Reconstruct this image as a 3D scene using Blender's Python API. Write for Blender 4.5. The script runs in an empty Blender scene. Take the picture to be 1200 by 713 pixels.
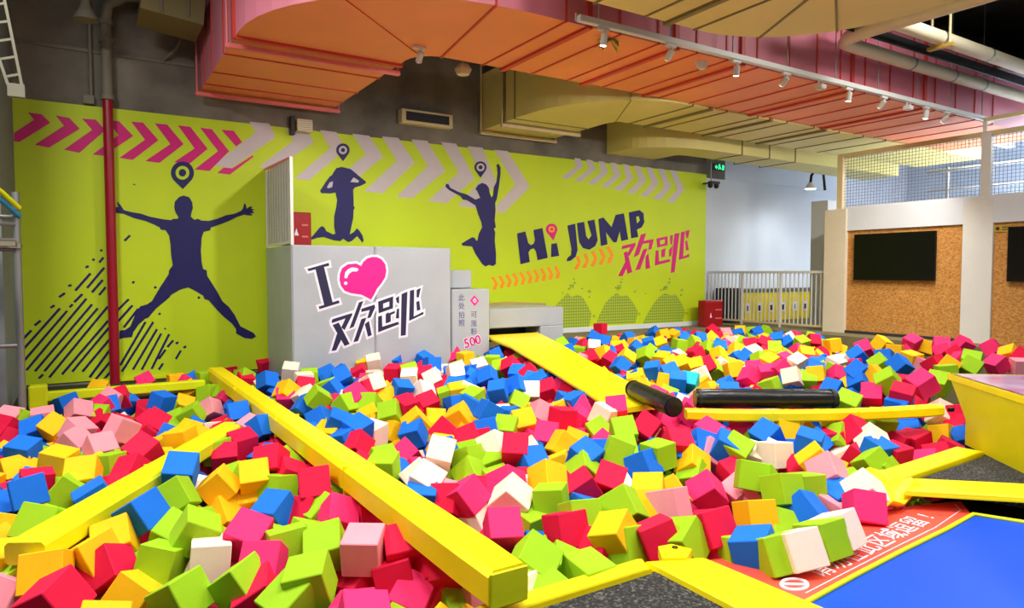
import bpy, math, random
from mathutils import Vector, Matrix, Quaternion
D = bpy.data
SC = bpy.context.scene
COL = SC.collection
random.seed(4)

# ------------------------------------------------------------------ camera
cd = D.cameras.new('camera'); cam = D.objects.new('camera', cd); COL.objects.link(cam)
cd.sensor_width = 36.0; cd.sensor_fit = 'HORIZONTAL'; cd.lens = 24.0
cam.location = (0, 0, 1.1)
cam.rotation_euler = (math.radians(90 - 2.612), 0, math.radians(-32))
SC.camera = cam
# ------------------------------------------------------------------ world
w = D.worlds.new('hall_ambient'); SC.world = w; w.use_nodes = True
bg = w.node_tree.nodes['Background']
bg.inputs[0].default_value = (0.96, 0.98, 1.0, 1); bg.inputs[1].default_value = 0.18
# ------------------------------------------------------------------ added area lights, unseen, placed to brighten wall, pit and upper floor
def area(name, loc, size, power, color=(1, .97, .92), rot=(0, 0, 0)):
    l = D.lights.new(name, 'AREA'); l.shape = 'RECTANGLE'; l.size = size[0]; l.size_y = size[1]
    l.energy = power; l.color = color
    o = D.objects.new(name, l); COL.objects.link(o); o.location = loc; o.rotation_euler = rot
    return o
area('added_area_light', (0.6, 2.5, 4.7), (1.0, 1.0), 120)
area('added_area_light', (2.5, 2.2, 4.7), (1.0, 1.0), 120)
area('added_area_light', (4.6, 2.2, 4.7), (1.0, 1.0), 108)
area('added_area_light', (8.6, 3.2, 4.7), (1.2, 1.0), 120)
area('added_area_light', (-1.6, 5.2, 4.7), (1.0, 1.4), 270)
area('added_area_light', (1.2, -0.4, 3.9), (1.6, 1.2), 90)
area('added_area_light', (5.6, 0.4, 3.9), (1.6, 1.2), 95)
area('added_area_light', (15.2, 6.4, 3.7), (2.0, 1.6), 150, (.86, .92, 1))
area('added_area_light', (16.5, 5.0, 3.9), (4, 3), 620, (.86, .92, 1))
# ------------------------------------------------------------------ exposure
vs = SC.view_settings
SC.display_settings.display_device = 'sRGB'
vs.view_transform = 'Standard'; vs.look = 'None'; vs.gamma = 1.0; vs.use_curve_mapping = False
vs.exposure = 0.1

# ================================================================== helpers
def lin(c): return tuple(((v / 255) / 12.92 if v / 255 <= .04045 else ((v / 255 + .055) / 1.055) ** 2.4) for v in c)
MATS = {}
def mat(name, rgb, rough=.6, metal=0., var=.06, scale=6., bump=0., bscale=40., spec=.4, emit=0., trans=0.):
    m = D.materials.new(name); m.use_nodes = True; nt = m.node_tree; b = nt.nodes['Principled BSDF']
    c = lin(rgb)
    b.inputs['Roughness'].default_value = rough; b.inputs['Metallic'].default_value = metal
    b.inputs['Specular IOR Level'].default_value = spec
    if var > 0:
        tc = nt.nodes.new('ShaderNodeTexCoord'); n = nt.nodes.new('ShaderNodeTexNoise'); n.inputs['Scale'].default_value = scale; n.inputs['Detail'].default_value = 4
        r = nt.nodes.new('ShaderNodeValToRGB')
        r.color_ramp.elements[0].position = .3; r.color_ramp.elements[1].position = .7
        r.color_ramp.elements[0].color = tuple(v * (1 - var) for v in c) + (1,)
        r.color_ramp.elements[1].color = tuple(min(1, v * (1 + var)) for v in c) + (1,)
        nt.links.new(tc.outputs['Object'], n.inputs['Vector']); nt.links.new(n.outputs[0], r.inputs[0]); nt.links.new(r.outputs[0], b.inputs['Base Color'])
    else: b.inputs['Base Color'].default_value = c + (1,)
    if bump > 0:
        tc = nt.nodes.new('ShaderNodeTexCoord'); n = nt.nodes.new('ShaderNodeTexNoise'); n.inputs['Scale'].default_value = bscale; n.inputs['Detail'].default_value = 3
        bp = nt.nodes.new('ShaderNodeBump'); bp.inputs['Strength'].default_value = bump; bp.inputs['Distance'].default_value = .02
        nt.links.new(tc.outputs['Object'], n.inputs['Vector']); nt.links.new(n.outputs[0], bp.inputs['Height']); nt.links.new(bp.outputs[0], b.inputs['Normal'])
    if emit > 0:
        b.inputs['Emission Color'].default_value = c + (1,); b.inputs['Emission Strength'].default_value = emit
    MATS[name] = m
    return m
def ramp_mat(name, stops, scale, detail=6, rough=.7, stretch=(1, 1, 1), bump=0., kind='noise'):
    m = D.materials.new(name); m.use_nodes = True; nt = m.node_tree; b = nt.nodes['Principled BSDF']; b.inputs['Roughness'].default_value = rough
    tc = nt.nodes.new('ShaderNodeTexCoord'); mp = nt.nodes.new('ShaderNodeMapping'); mp.inputs['Scale'].default_value = stretch
    if kind == 'noise':
        n = nt.nodes.new('ShaderNodeTexNoise'); n.inputs['Detail'].default_value = detail; out = n.outputs[0]
    else:
        n = nt.nodes.new('ShaderNodeTexVoronoi'); out = n.outputs['Color']
    n.inputs['Scale'].default_value = scale
    r = nt.nodes.new('ShaderNodeValToRGB'); cr = r.color_ramp
    while len(cr.elements) < len(stops): cr.elements.new(.5)
    for e, (p, c) in zip(cr.elements, stops): e.position = p; e.color = lin(c) + (1,)
    nt.links.new(tc.outputs['Object'], mp.inputs[0]); nt.links.new(mp.outputs[0], n.inputs['Vector']); nt.links.new(out, r.inputs[0]); nt.links.new(r.outputs[0], b.inputs['Base Color'])
    if bump:
        bp = nt.nodes.new('ShaderNodeBump'); bp.inputs['Strength'].default_value = bump; bp.inputs['Distance'].default_value = .01
        nt.links.new(r.outputs[0], bp.inputs['Height']); nt.links.new(bp.outputs[0], b.inputs['Normal'])
    MATS[name] = m
    return m

WL = {}
def wloc(o): return WL.get(o.name, Vector((0, 0, 0)))
def thing(name, label, cat, loc, group=None):
    o = D.objects.new(name, None); COL.objects.link(o); o.location = loc; o.empty_display_size = .1
    WL[o.name] = Vector(loc); o['label'] = label; o['category'] = cat
    if group: o['group'] = group
    return o
def tag(o, label, cat, group=None):
    o['label'] = label; o['category'] = cat
    if group: o['group'] = group
    return o
def struct_(o): o['kind'] = 'structure'; return o
def stuff(o): o['kind'] = 'stuff'; return o

class MB:
    def __init__(s): s.v = []; s.f = []; s.mi = []; s.sm = []
    def add(s, vs_, fs, mi=0, smooth=False):
        k = len(s.v); s.v += [Vector(v) for v in vs_]
        for f in fs: s.f.append(tuple(i + k for i in f)); s.mi.append(mi); s.sm.append(smooth)
        return s
    def box(s, c, d, R=None, bev=0., mi=0):
        """box with optional chamfered edges"""
        hx, hy, hz = d[0] / 2, d[1] / 2, d[2] / 2
        if bev <= 0:
            V = [Vector((x, y, z)) for x in (-hx, hx) for y in (-hy, hy) for z in (-hz, hz)]
            F = [(0, 1, 3, 2), (4, 6, 7, 5), (0, 4, 5, 1), (2, 3, 7, 6), (0, 2, 6, 4), (1, 5, 7, 3)]
        else:
            V, F = chamfer(hx, hy, hz, bev)
        if R is not None: V = [R @ v for v in V]
        c = Vector(c)
        return s.add([v + c for v in V], F, mi)
    def span(s, a, b, bev=0., mi=0):
        return s.box([(a[i] + b[i]) / 2 for i in range(3)], [abs(b[i] - a[i]) for i in range(3)], None, bev, mi)
    def beam(s, p0, p1, w_, h_, bev=0., mi=0):
        p0 = Vector(p0); p1 = Vector(p1); u = (p1 - p0); L = u.length; u.normalize()
        r = Vector((0, 0, 1)) if abs(u.z) < .95 else Vector((0, 1, 0))
        v = r.cross(u).normalized(); n = u.cross(v)
        R = Matrix((u, v, n)).transposed()
        return s.box((p0 + p1) / 2, (L, w_, h_), R, bev, mi)
    def tube(s, path, r, seg=10, mi=0, cap=True, radii=None):
        P = [Vector(p) for p in path]; n = len(P); rings = []
        prev = None
        for i, p in enumerate(P):
            t = (P[min(i + 1, n - 1)] - P[max(i - 1, 0)]).normalized()
            if prev is None:
                a = Vector((0, 0, 1)) if abs(t.z) < .9 else Vector((1, 0, 0))
                x = a.cross(t).normalized()
            else:
                x = (prev - t * prev.dot(t)).normalized()
            prev = x; y = t.cross(x); rr = radii[i] if radii else r
            rings.append([p + (x * math.cos(k * 2 * math.pi / seg) + y * math.sin(k * 2 * math.pi / seg)) * rr for k in range(seg)])
        V = [v for q in rings for v in q]; F = []
        for i in range(n - 1):
            for k in range(seg):
                a = i * seg + k; b = i * seg + (k + 1) % seg
                F.append((a, b, b + seg, a + seg))
        s.add(V, F, mi, True)
        if cap:
            s.add(rings[0], [tuple(range(seg))[::-1]], mi); s.add(rings[-1], [tuple(range(seg))], mi)
        return s
    def prism(s, pts, axis, a, b, mi=0):
        """polygon (2D) extruded along an axis: axis 'y' takes (x,z), 'z' takes (x,y), 'x' takes (y,z)"""
        ar = sum(pts[i][0] * pts[(i + 1) % len(pts)][1] - pts[(i + 1) % len(pts)][0] * pts[i][1] for i in range(len(pts)))
        if ar < 0: pts = pts[::-1]
        f = {'y': lambda p, t: (p[0], t, p[1]), 'z': lambda p, t: (p[0], p[1], t), 'x': lambda p, t: (t, p[0], p[1])}[axis]
        n = len(pts); V = [f(p, a) for p in pts] + [f(p, b) for p in pts]
        F = [tuple(range(n)), tuple(range(2 * n - 1, n - 1, -1))] + [(i, i + n, (i + 1) % n + n, (i + 1) % n) for i in range(n)]
        return s.add(V, F, mi)
    def build(s, name, m, parent=None, smooth=False, origin=None):
        if not isinstance(m, (list, tuple)): m = [m]
        lo = Vector([min(v[i] for v in s.v) for i in range(3)]); hi = Vector([max(v[i] for v in s.v) for i in range(3)])
        og = Vector(origin) if origin is not None else Vector(((lo.x + hi.x) / 2, (lo.y + hi.y) / 2, lo.z))
        me = D.meshes.new(name); me.from_pydata([v - og for v in s.v], [], s.f)
        for mm in m: me.materials.append(mm)
        me.polygons.foreach_set('material_index', s.mi)
        me.polygons.foreach_set('use_smooth', [smooth or q for q in s.sm])
        import bmesh
        bm = bmesh.new(); bm.from_mesh(me); bmesh.ops.recalc_face_normals(bm, faces=bm.faces)
        big = [f for f in bm.faces if len(f.verts) > 4]
        if big: bmesh.ops.triangulate(bm, faces=big, ngon_method='EAR_CLIP')
        bm.to_mesh(me); bm.free()
        o = D.objects.new(name, me); COL.objects.link(o)
        WL[o.name] = og
        if parent is not None: o.parent = parent; o.location = og - wloc(parent)
        else: o.location = og
        return o
def chamfer(hx, hy, hz, b):
    V = []; idx = {}
    for sx in (-1, 1):
        for sy in (-1, 1):
            for sz in (-1, 1):
                for a in range(3):
                    p = [sx * (hx - b), sy * (hy - b), sz * (hz - b)]; p[a] += (sx, sy, sz)[a] * b
                    idx[(sx, sy, sz, a)] = len(V); V.append(Vector(p))
    F = []
    for a in range(3):
        u, w2 = [i for i in range(3) if i != a]
        for s in (-1, 1):
            q = []
            for (i, j) in ((-1, -1), (1, -1), (1, 1), (-1, 1)):
                k = [0, 0, 0]; k[a] = s; k[u] = i; k[w2] = j; q.append(idx[(k[0], k[1], k[2], a)])
            F.append(tuple(q))
    for a in range(3):
        u, w2 = [i for i in range(3) if i != a]
        for i in (-1, 1):
            for j in (-1, 1):
                k0 = [0, 0, 0]; k1 = [0, 0, 0]; k0[a] = -1; k1[a] = 1
                for k in (k0, k1): k[u] = i; k[w2] = j
                F.append((idx[tuple(k0) + (u,)], idx[tuple(k1) + (u,)], idx[tuple(k1) + (w2,)], idx[tuple(k0) + (w2,)]))
    for sx in (-1, 1):
        for sy in (-1, 1):
            for sz in (-1, 1): F.append(tuple(idx[(sx, sy, sz, a)] for a in range(3)))
    return V, F
def part_copy(o, delta, parent=None):
    c = o.copy(); COL.objects.link(c); c.location = o.location + Vector(delta)
    if parent is not None: c.parent = parent
    return c
def dup(root, delta, label=None):
    r = root.copy(); COL.objects.link(r); r.location = root.location + Vector(delta)
    if label: r['label'] = label
    for ch in list(root.children):
        c = ch.copy(); COL.objects.link(c); c.parent = r
        for g in list(ch.children):
            d = g.copy(); COL.objects.link(d); d.parent = c
    return r
def text_part(name, body, size, M, m, parent, depth=.002, shear=0., bold=0.):
    """flat lettering converted to a mesh; M places the text plane (x right, y up) in the world"""
    cu = D.curves.new(name, 'FONT'); cu.body = body; cu.size = size; cu.align_x = 'CENTER'; cu.align_y = 'CENTER'; cu.extrude = depth; cu.shear = shear; cu.offset = bold
    cu.resolution_u = 3
    t = D.objects.new(name + '_tmp', cu); COL.objects.link(t)
    dg = bpy.context.evaluated_depsgraph_get(); me = D.meshes.new_from_object(t.evaluated_get(dg))
    COL.objects.unlink(t); D.objects.remove(t); D.curves.remove(cu)
    og = M.translation.copy()
    me.transform(M); me.transform(Matrix.Translation(-og))
    me.materials.clear(); me.materials.append(m); me.name = name
    o = D.objects.new(name, me); COL.objects.link(o); WL[o.name] = og
    o.parent = parent; o.location = og - wloc(parent)
    return o
def pts2(s): return [tuple(float(v) for v in p.split(',')) for p in s.split()]

# ================================================================== materials
concrete = ramp_mat('grey_concrete', [(.3, (92, 88, 80)), (.55, (122, 117, 106)), (.75, (140, 134, 122))], 1.6, 8, .85, bump=.15)
soffit = mat('dark_ceiling_slab', (62, 60, 55), .9, var=.25, scale=1.5)
white_wall = mat('white_wall_paint', (214, 220, 228), .7, var=.03, scale=1.2)
lime_print = mat('lime_banner_print', (186, 210, 12), .55, var=.05, scale=.8, bump=.05, bscale=3)
navy_print = mat('navy_print', (15, 8, 88), .55, var=.04)
magenta_print = mat('magenta_print', (204, 2, 116), .55, var=.04)
lilac_print = mat('pale_lilac_print', (192, 182, 186), .55, var=.03)
orange_print = mat('orange_print', (244, 140, 22), .55, var=.1, scale=20)
navy_glyph = mat('dark_navy_print', (36, 34, 70), .55, var=.04)
white_print = mat('white_print', (232, 228, 240), .55, var=.02)
pink_print = mat('hot_pink_print', (240, 24, 140), .5, var=.05)
olive_print = D.materials.new('olive_halftone_print'); olive_print.use_nodes = True
_nt = olive_print.node_tree; _b = _nt.nodes['Principled BSDF']; _b.inputs['Roughness'].default_value = .6
_tc = _nt.nodes.new('ShaderNodeTexCoord'); _mp = _nt.nodes.new('ShaderNodeMapping'); _mp.inputs['Rotation'].default_value = (0, math.radians(45), 0)
_ck = _nt.nodes.new('ShaderNodeTexChecker'); _ck.inputs['Scale'].default_value = 26
_ck.inputs['Color1'].default_value = lin((118, 150, 48)) + (1,); _ck.inputs['Color2'].default_value = lin((172, 190, 40)) + (1,)
_nt.links.new(_tc.outputs['Object'], _mp.inputs[0]); _nt.links.new(_mp.outputs[0], _ck.inputs['Vector']); _nt.links.new(_ck.outputs[0], _b.inputs['Base Color'])
silver = mat('silver_vinyl', (176, 182, 190), .42, metal=.15, var=.05, scale=2.5, bump=.12, bscale=5)
yellow_vinyl = mat('yellow_vinyl', (244, 222, 4), .42, var=.03, scale=4, bump=.25, bscale=9)
lime_vinyl = mat('lime_yellow_vinyl', (214, 222, 8), .45, var=.04, scale=4, bump=.2, bscale=9)
yellow_mat_ = mat('yellow_ramp_vinyl', (250, 226, 10), .4, var=.03, scale=3)
black_vinyl = mat('black_vinyl', (22, 22, 24), .28, var=.1, bump=.2, bscale=14)
blue_bed = mat('blue_trampoline_fabric', (2, 74, 208), .5, spec=.2, var=.06, scale=2.2, bump=.06, bscale=120)
red_strip = mat('red_warning_vinyl', (244, 84, 66), .4, var=.05, scale=5)
black_bed = ramp_mat('black_trampoline_fabric', [(.36, (10, 10, 11)), (.52, (34, 34, 35)), (.7, (104, 102, 98))], 75, 3, .85)
deck_m = mat('dark_deck_carpet', (48, 50, 34), .9, var=.15, scale=8)
ledge_m = mat('olive_floor_carpet', (120, 112, 80), .9, var=.1, scale=5)
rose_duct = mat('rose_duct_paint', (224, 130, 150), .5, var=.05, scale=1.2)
bounce_lit_duct = mat('duct_paint_warm_bounce', (246, 148, 92), .5, var=.05, scale=1.2, bump=.05, bscale=2)  # orange underside: warm bounce light from the pit put into the duct colour
coral_rib = mat('red_duct_seam', (206, 70, 58), .5, var=.05)
rose_hanger = mat('rose_pink_paint', (232, 122, 122), .5, var=.04)
beige_duct = mat('beige_duct_paint', (226, 212, 132), .5, var=.05, scale=1.2, bump=.05, bscale=2)
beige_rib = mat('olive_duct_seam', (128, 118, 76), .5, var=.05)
cream_pipe_m = mat('cream_pipe_paint', (222, 212, 180), .5, var=.04, scale=4)
grey_pipe_m = mat('grey_pipe_paint', (120, 116, 100), .6, var=.08)
red_pipe_m = mat('dark_red_pipe_paint', (150, 10, 40), .35, var=.08)
white_metal = mat('white_painted_metal', (220, 220, 216), .4, var=.02)
cream_metal = mat('cream_painted_metal', (214, 196, 150), .45, var=.03)
steel = mat('dull_steel', (140, 142, 140), .4, metal=.6, var=.05)
black_plastic = mat('black_plastic', (10, 11, 10), .4, var=.05)
screen_m = mat('dark_glass_screen', (6, 9, 7), .3, var=.0, spec=.25)
osb = ramp_mat('osb_board', [(.25, (140, 88, 34)), (.45, (186, 128, 58)), (.62, (206, 150, 80)), (.8, (222, 172, 104))], 46, 4, .65, (1, .6, 1.1), .1)
fire_red = mat('fire_box_red', (160, 16, 26), .35, var=.04)
lamp_glow = mat('lamp_glow', (255, 250, 235), .4, var=0, emit=14.)
exit_glow = mat('exit_sign_glow', (40, 220, 130), .4, var=0, emit=1.6)
locker_y = mat('yellow_locker_paint', (240, 214, 40), .45, var=.04)
dark_grey = mat('dark_grey_laminate', (52, 50, 52), .6, var=.06)
gold = mat('gold_plaque', (206, 170, 70), .35, metal=.4, var=.1)
cable_m = mat('black_cable', (26, 27, 30), .5, var=.1)
net_m = mat('grey_guard_net', (206, 204, 202), .7, var=.08, scale=30)
poster_m = ramp_mat('glossy_photo_print', [(.3, (214, 196, 216)), (.55, (196, 150, 190)), (.68, (214, 70, 120)), (.82, (60, 60, 84))], 2.2, 2, .12)

PRINT={
'silhouette':['1.136,2.128 1.084,2.106 1.031,2.042 1.021,1.966 1.034,1.901 1.067,1.846 1.061,1.817 1.001,1.814 0.983,1.795 0.882,1.804 0.732,1.831 0.634,1.864 0.521,1.881 0.441,1.901 0.411,1.954 0.372,2.006 0.369,1.982 0.382,1.939 0.347,1.932 0.334,1.923 0.337,1.865 0.377,1.861 0.44,1.855 0.552,1.805 0.682,1.773 0.78,1.731 0.846,1.696 0.854,1.668 0.913,1.66 0.954,1.586 0.968,1.464 0.971,1.334 0.988,1.201 0.944,1.135 0.935,1.078 0.83,0.908 0.734,0.731 0.675,0.689 0.6,0.669 0.558,0.614 0.523,0.522 0.48,0.412 0.423,0.368 0.359,0.362 0.353,0.251 0.405,0.267 0.494,0.272 0.511,0.336 0.57,0.427 0.654,0.508 0.688,0.516 0.722,0.562 0.782,0.636 0.928,0.765 0.963,0.812 1.068,0.877 1.168,0.908 1.243,0.865 1.348,0.795 1.365,0.746 1.419,0.726 1.525,0.586 1.615,0.484 1.706,0.401 1.761,0.319 1.76,0.259 1.872,0.189 1.968,0.172 2.026,0.205 1.989,0.258 1.875,0.324 1.818,0.356 1.746,0.519 1.673,0.631 1.591,0.712 1.53,0.841 1.424,1.028 1.407,1.058 1.399,1.136 1.355,1.155 1.339,1.252 1.333,1.406 1.339,1.472 1.345,1.568 1.373,1.656 1.454,1.678 1.464,1.717 1.546,1.749 1.694,1.814 1.807,1.878 1.902,1.912 1.92,1.903 2.006,1.902 1.978,1.929 2.035,1.944 1.998,1.966 2.036,1.988 1.988,1.995 2.008,2.026 1.97,2.024 1.931,1.993 1.914,2.061 1.895,2.06 1.884,2 1.855,1.959 1.77,1.916 1.659,1.891 1.548,1.837 1.439,1.804 1.349,1.804 1.305,1.827 1.261,1.812 1.218,1.852 1.228,1.91 1.246,1.968 1.239,2.044 1.205,2.109','3.282,2.681 3.205,2.655 3.161,2.589 3.141,2.551 3.103,2.523 3.039,2.433 2.958,2.305 2.975,2.274 3.112,2.277 3.188,2.294 3.212,2.184 3.198,2.084 3.164,1.933 3.162,1.784 3.181,1.685 3.143,1.672 3.043,1.718 3.018,1.767 2.981,1.79 2.944,1.764 2.881,1.689 2.819,1.613 2.826,1.584 2.905,1.616 3.004,1.631 3.154,1.585 3.256,1.575 3.295,1.614 3.372,1.565 3.424,1.579 3.516,1.658 3.568,1.595 3.594,1.558 3.616,1.597 3.596,1.673 3.544,1.747 3.512,1.776 3.465,1.719 3.399,1.679 3.413,1.743 3.454,1.921 3.463,2.047 3.482,2.086 3.464,2.11 3.465,2.224 3.458,2.349 3.485,2.388 3.577,2.42 3.657,2.463 3.662,2.489 3.578,2.546 3.487,2.615 3.423,2.66 3.371,2.668','5.692,2.612 5.611,2.57 5.563,2.5 5.595,2.466 5.633,2.399 5.652,2.358 5.562,2.325 5.404,2.399 5.248,2.431 5.094,2.489 5.064,2.542 5.018,2.552 5.009,2.497 5.079,2.447 5.279,2.364 5.325,2.312 5.404,2.302 5.562,2.227 5.61,2.09 5.674,1.953 5.69,1.869 5.625,1.755 5.599,1.642 5.577,1.641 5.545,1.688 5.497,1.695 5.386,1.636 5.291,1.579 5.322,1.552 5.496,1.541 5.56,1.416 5.689,1.249 5.754,1.207 5.819,1.235 5.902,1.216 5.958,1.251 5.962,1.422 5.936,1.65 5.946,1.793 5.919,1.849 5.959,1.879 5.936,1.991 5.953,2.163 5.946,2.29 5.98,2.363 6.02,2.564 6.053,2.794 6.053,2.893 6.014,2.955 5.97,2.934 5.987,2.873 5.993,2.789 5.97,2.646 5.92,2.557 5.904,2.415 5.871,2.379 5.838,2.453 5.822,2.537 5.773,2.59'],
'armgap':['3.058,2.36 3.102,2.437 3.152,2.458 3.139,2.373 3.088,2.35','3.416,2.466 3.468,2.538 3.551,2.494 3.538,2.465'],
'pin':[['1.129,2.213 1.023,2.319 1.006,2.346 0.995,2.376 0.991,2.41 0.994,2.444 1.004,2.477 1.02,2.508 1.041,2.534 1.067,2.556 1.097,2.57 1.128,2.578 1.159,2.577 1.189,2.569 1.215,2.554 1.238,2.532 1.254,2.504 1.265,2.473 1.268,2.439 1.264,2.404 1.253,2.371 1.236,2.34','1.212,2.433 1.207,2.405 1.195,2.378 1.176,2.357 1.152,2.342 1.127,2.336 1.101,2.338 1.078,2.35 1.06,2.368 1.049,2.393 1.046,2.42 1.05,2.449 1.063,2.475 1.081,2.496 1.104,2.511 1.13,2.518 1.156,2.515 1.179,2.504 1.197,2.486 1.208,2.461','1.173,2.43 1.171,2.415 1.164,2.401 1.154,2.389 1.141,2.381 1.127,2.377 1.114,2.379 1.101,2.385 1.091,2.395 1.085,2.408 1.084,2.423 1.086,2.439 1.093,2.453 1.103,2.464 1.115,2.472 1.129,2.476 1.143,2.475 1.156,2.469 1.165,2.459 1.172,2.445'],['3.308,2.767 3.23,2.859 3.217,2.876 3.209,2.896 3.206,2.918 3.208,2.941 3.215,2.963 3.227,2.983 3.243,3.001 3.263,3.015 3.284,3.025 3.307,3.03 3.33,3.03 3.352,3.025 3.372,3.015 3.388,3.001 3.401,2.983 3.408,2.963 3.41,2.94 3.408,2.918 3.399,2.896 3.387,2.875','3.372,2.937 3.368,2.917 3.359,2.899 3.345,2.884 3.327,2.874 3.307,2.869 3.287,2.87 3.27,2.877 3.256,2.89 3.247,2.906 3.244,2.925 3.247,2.944 3.256,2.962 3.271,2.977 3.289,2.988 3.308,2.993 3.328,2.992 3.346,2.985 3.36,2.972 3.369,2.956','3.338,2.934 3.337,2.924 3.332,2.916 3.325,2.908 3.317,2.903 3.307,2.901 3.298,2.902 3.289,2.905 3.283,2.911 3.278,2.919 3.277,2.928 3.279,2.937 3.283,2.946 3.29,2.953 3.298,2.958 3.308,2.961 3.317,2.96 3.326,2.957 3.333,2.951 3.337,2.943'],['5.66,2.694 5.572,2.795 5.557,2.813 5.548,2.833 5.545,2.856 5.547,2.878 5.556,2.9 5.569,2.921 5.588,2.939 5.61,2.953 5.634,2.962 5.66,2.967 5.686,2.967 5.711,2.961 5.734,2.951 5.752,2.936 5.766,2.918 5.774,2.897 5.777,2.874 5.773,2.851 5.764,2.829 5.749,2.809','5.738,2.873 5.734,2.852 5.723,2.832 5.706,2.816 5.684,2.805 5.66,2.8 5.636,2.801 5.615,2.809 5.598,2.822 5.587,2.84 5.583,2.86 5.587,2.881 5.598,2.901 5.615,2.917 5.636,2.928 5.66,2.934 5.684,2.932 5.706,2.925 5.723,2.911 5.734,2.893','5.699,2.87 5.697,2.859 5.691,2.85 5.683,2.841 5.672,2.836 5.66,2.833 5.648,2.834 5.637,2.838 5.629,2.845 5.623,2.853 5.622,2.864 5.623,2.874 5.629,2.884 5.638,2.892 5.648,2.898 5.66,2.9 5.672,2.9 5.683,2.896 5.692,2.889 5.697,2.88']],
'pinkpin':['7.164,1.681 7.042,1.802 7.023,1.819 7.009,1.838 7.001,1.86 6.999,1.883 7.003,1.906 7.014,1.928 7.03,1.947 7.051,1.963 7.076,1.975 7.104,1.982 7.132,1.984 7.16,1.981 7.186,1.973 7.209,1.96 7.228,1.943 7.242,1.923 7.249,1.901 7.25,1.877 7.244,1.854 7.232,1.833','7.196,1.884 7.192,1.866 7.182,1.849 7.166,1.836 7.146,1.827 7.124,1.823 7.102,1.826 7.082,1.833 7.066,1.846 7.056,1.862 7.052,1.88 7.056,1.898 7.066,1.914 7.081,1.928 7.101,1.937 7.124,1.94 7.146,1.938 7.166,1.931 7.182,1.918 7.192,1.902','7.152,1.883 7.151,1.876 7.147,1.869 7.141,1.864 7.133,1.86 7.124,1.859 7.115,1.859 7.107,1.863 7.101,1.867 7.096,1.874 7.095,1.881 7.096,1.888 7.1,1.895 7.107,1.9 7.115,1.904 7.124,1.905 7.133,1.905 7.141,1.902 7.147,1.897 7.151,1.89'],
'pink':['-0.53,3.016 -0.394,3.009 -0.313,2.918 -0.621,2.658 -0.675,2.659 -0.672,2.758 -0.473,2.935','-0.256,3.011 -0.116,2.999 -0.013,2.88 -0.333,2.618 -0.475,2.637 -0.174,2.898','0.015,3.007 0.16,3.013 0.258,2.895 -0.021,2.586 -0.181,2.608 0.119,2.88','0.283,3.021 0.413,3.022 0.565,2.853 0.24,2.576 0.118,2.577 0.403,2.846','0.548,3.031 0.681,3.036 0.852,2.828 0.555,2.55 0.408,2.56 0.699,2.818','0.815,3.042 0.961,3.042 1.151,2.807 0.859,2.536 0.697,2.546 0.993,2.791','1.087,3.046 1.237,3.043 1.444,2.773 1.212,2.549 1.034,2.561 1.283,2.762','1.356,3.046 1.501,3.041 1.714,2.767 1.462,2.477 1.278,2.484 1.575,2.754','1.62,3.048 1.78,3.05 1.885,2.906 1.807,2.84','1.64,2.538 1.751,2.536 2.02,2.738 2.035,2.722 1.719,2.449 1.559,2.458'],
'grey':['1.987,3.198 2.249,3.204 2.336,3.023 1.741,2.542 1.502,2.552 2.067,3.06','2.481,3.168 2.794,3.166 2.874,2.996 2.295,2.569 2.102,2.583 2.582,2.997','2.97,3.191 3.213,3.187 3.351,2.949 2.794,2.445 2.591,2.461 3.114,2.937','3.452,3.191 3.719,3.188 3.945,2.886 3.367,2.401 3.097,2.408 3.665,2.904','3.925,3.199 4.194,3.205 4.467,2.843 3.929,2.329 3.632,2.343 4.167,2.851','4.415,3.204 4.688,3.209 5.005,2.756 4.421,2.281 4.154,2.288 4.698,2.812','4.93,3.215 5.203,3.215 5.55,2.668 5.028,2.235 4.695,2.251 5.254,2.752','5.416,3.196 5.703,3.198 5.982,2.626 5.549,2.186 5.239,2.199 5.702,2.703','5.926,3.185 6.198,3.187 6.657,2.61 6.125,2.134 5.982,2.127 5.982,2.249 6.358,2.627'],
'smallgrey':['7.632,3.201 7.772,3.194 7.826,3.058 7.496,2.811 7.329,2.824 7.655,3.036','7.907,3.197 8.05,3.19 8.124,3.029 7.798,2.778 7.626,2.79 7.95,3.009','8.189,3.194 8.335,3.187 8.43,3 8.108,2.743 7.93,2.756 8.252,2.98','8.477,3.19 8.627,3.184 8.743,2.969 8.426,2.708 8.243,2.721 8.563,2.951','8.773,3.187 8.926,3.18 9.065,2.938 8.752,2.671 8.564,2.685 8.881,2.921','9.075,3.183 9.233,3.176 9.396,2.906 9.088,2.634 8.893,2.648 9.208,2.89','9.386,3.179 9.547,3.173 9.735,2.874 9.433,2.595 9.232,2.61 9.544,2.859','9.704,3.175 9.869,3.169 10.084,2.84 9.787,2.556 9.58,2.571 9.889,2.826','10.03,3.171 10.199,3.165 10.443,2.806 10.152,2.515 9.938,2.53 10.243,2.793'],
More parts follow.
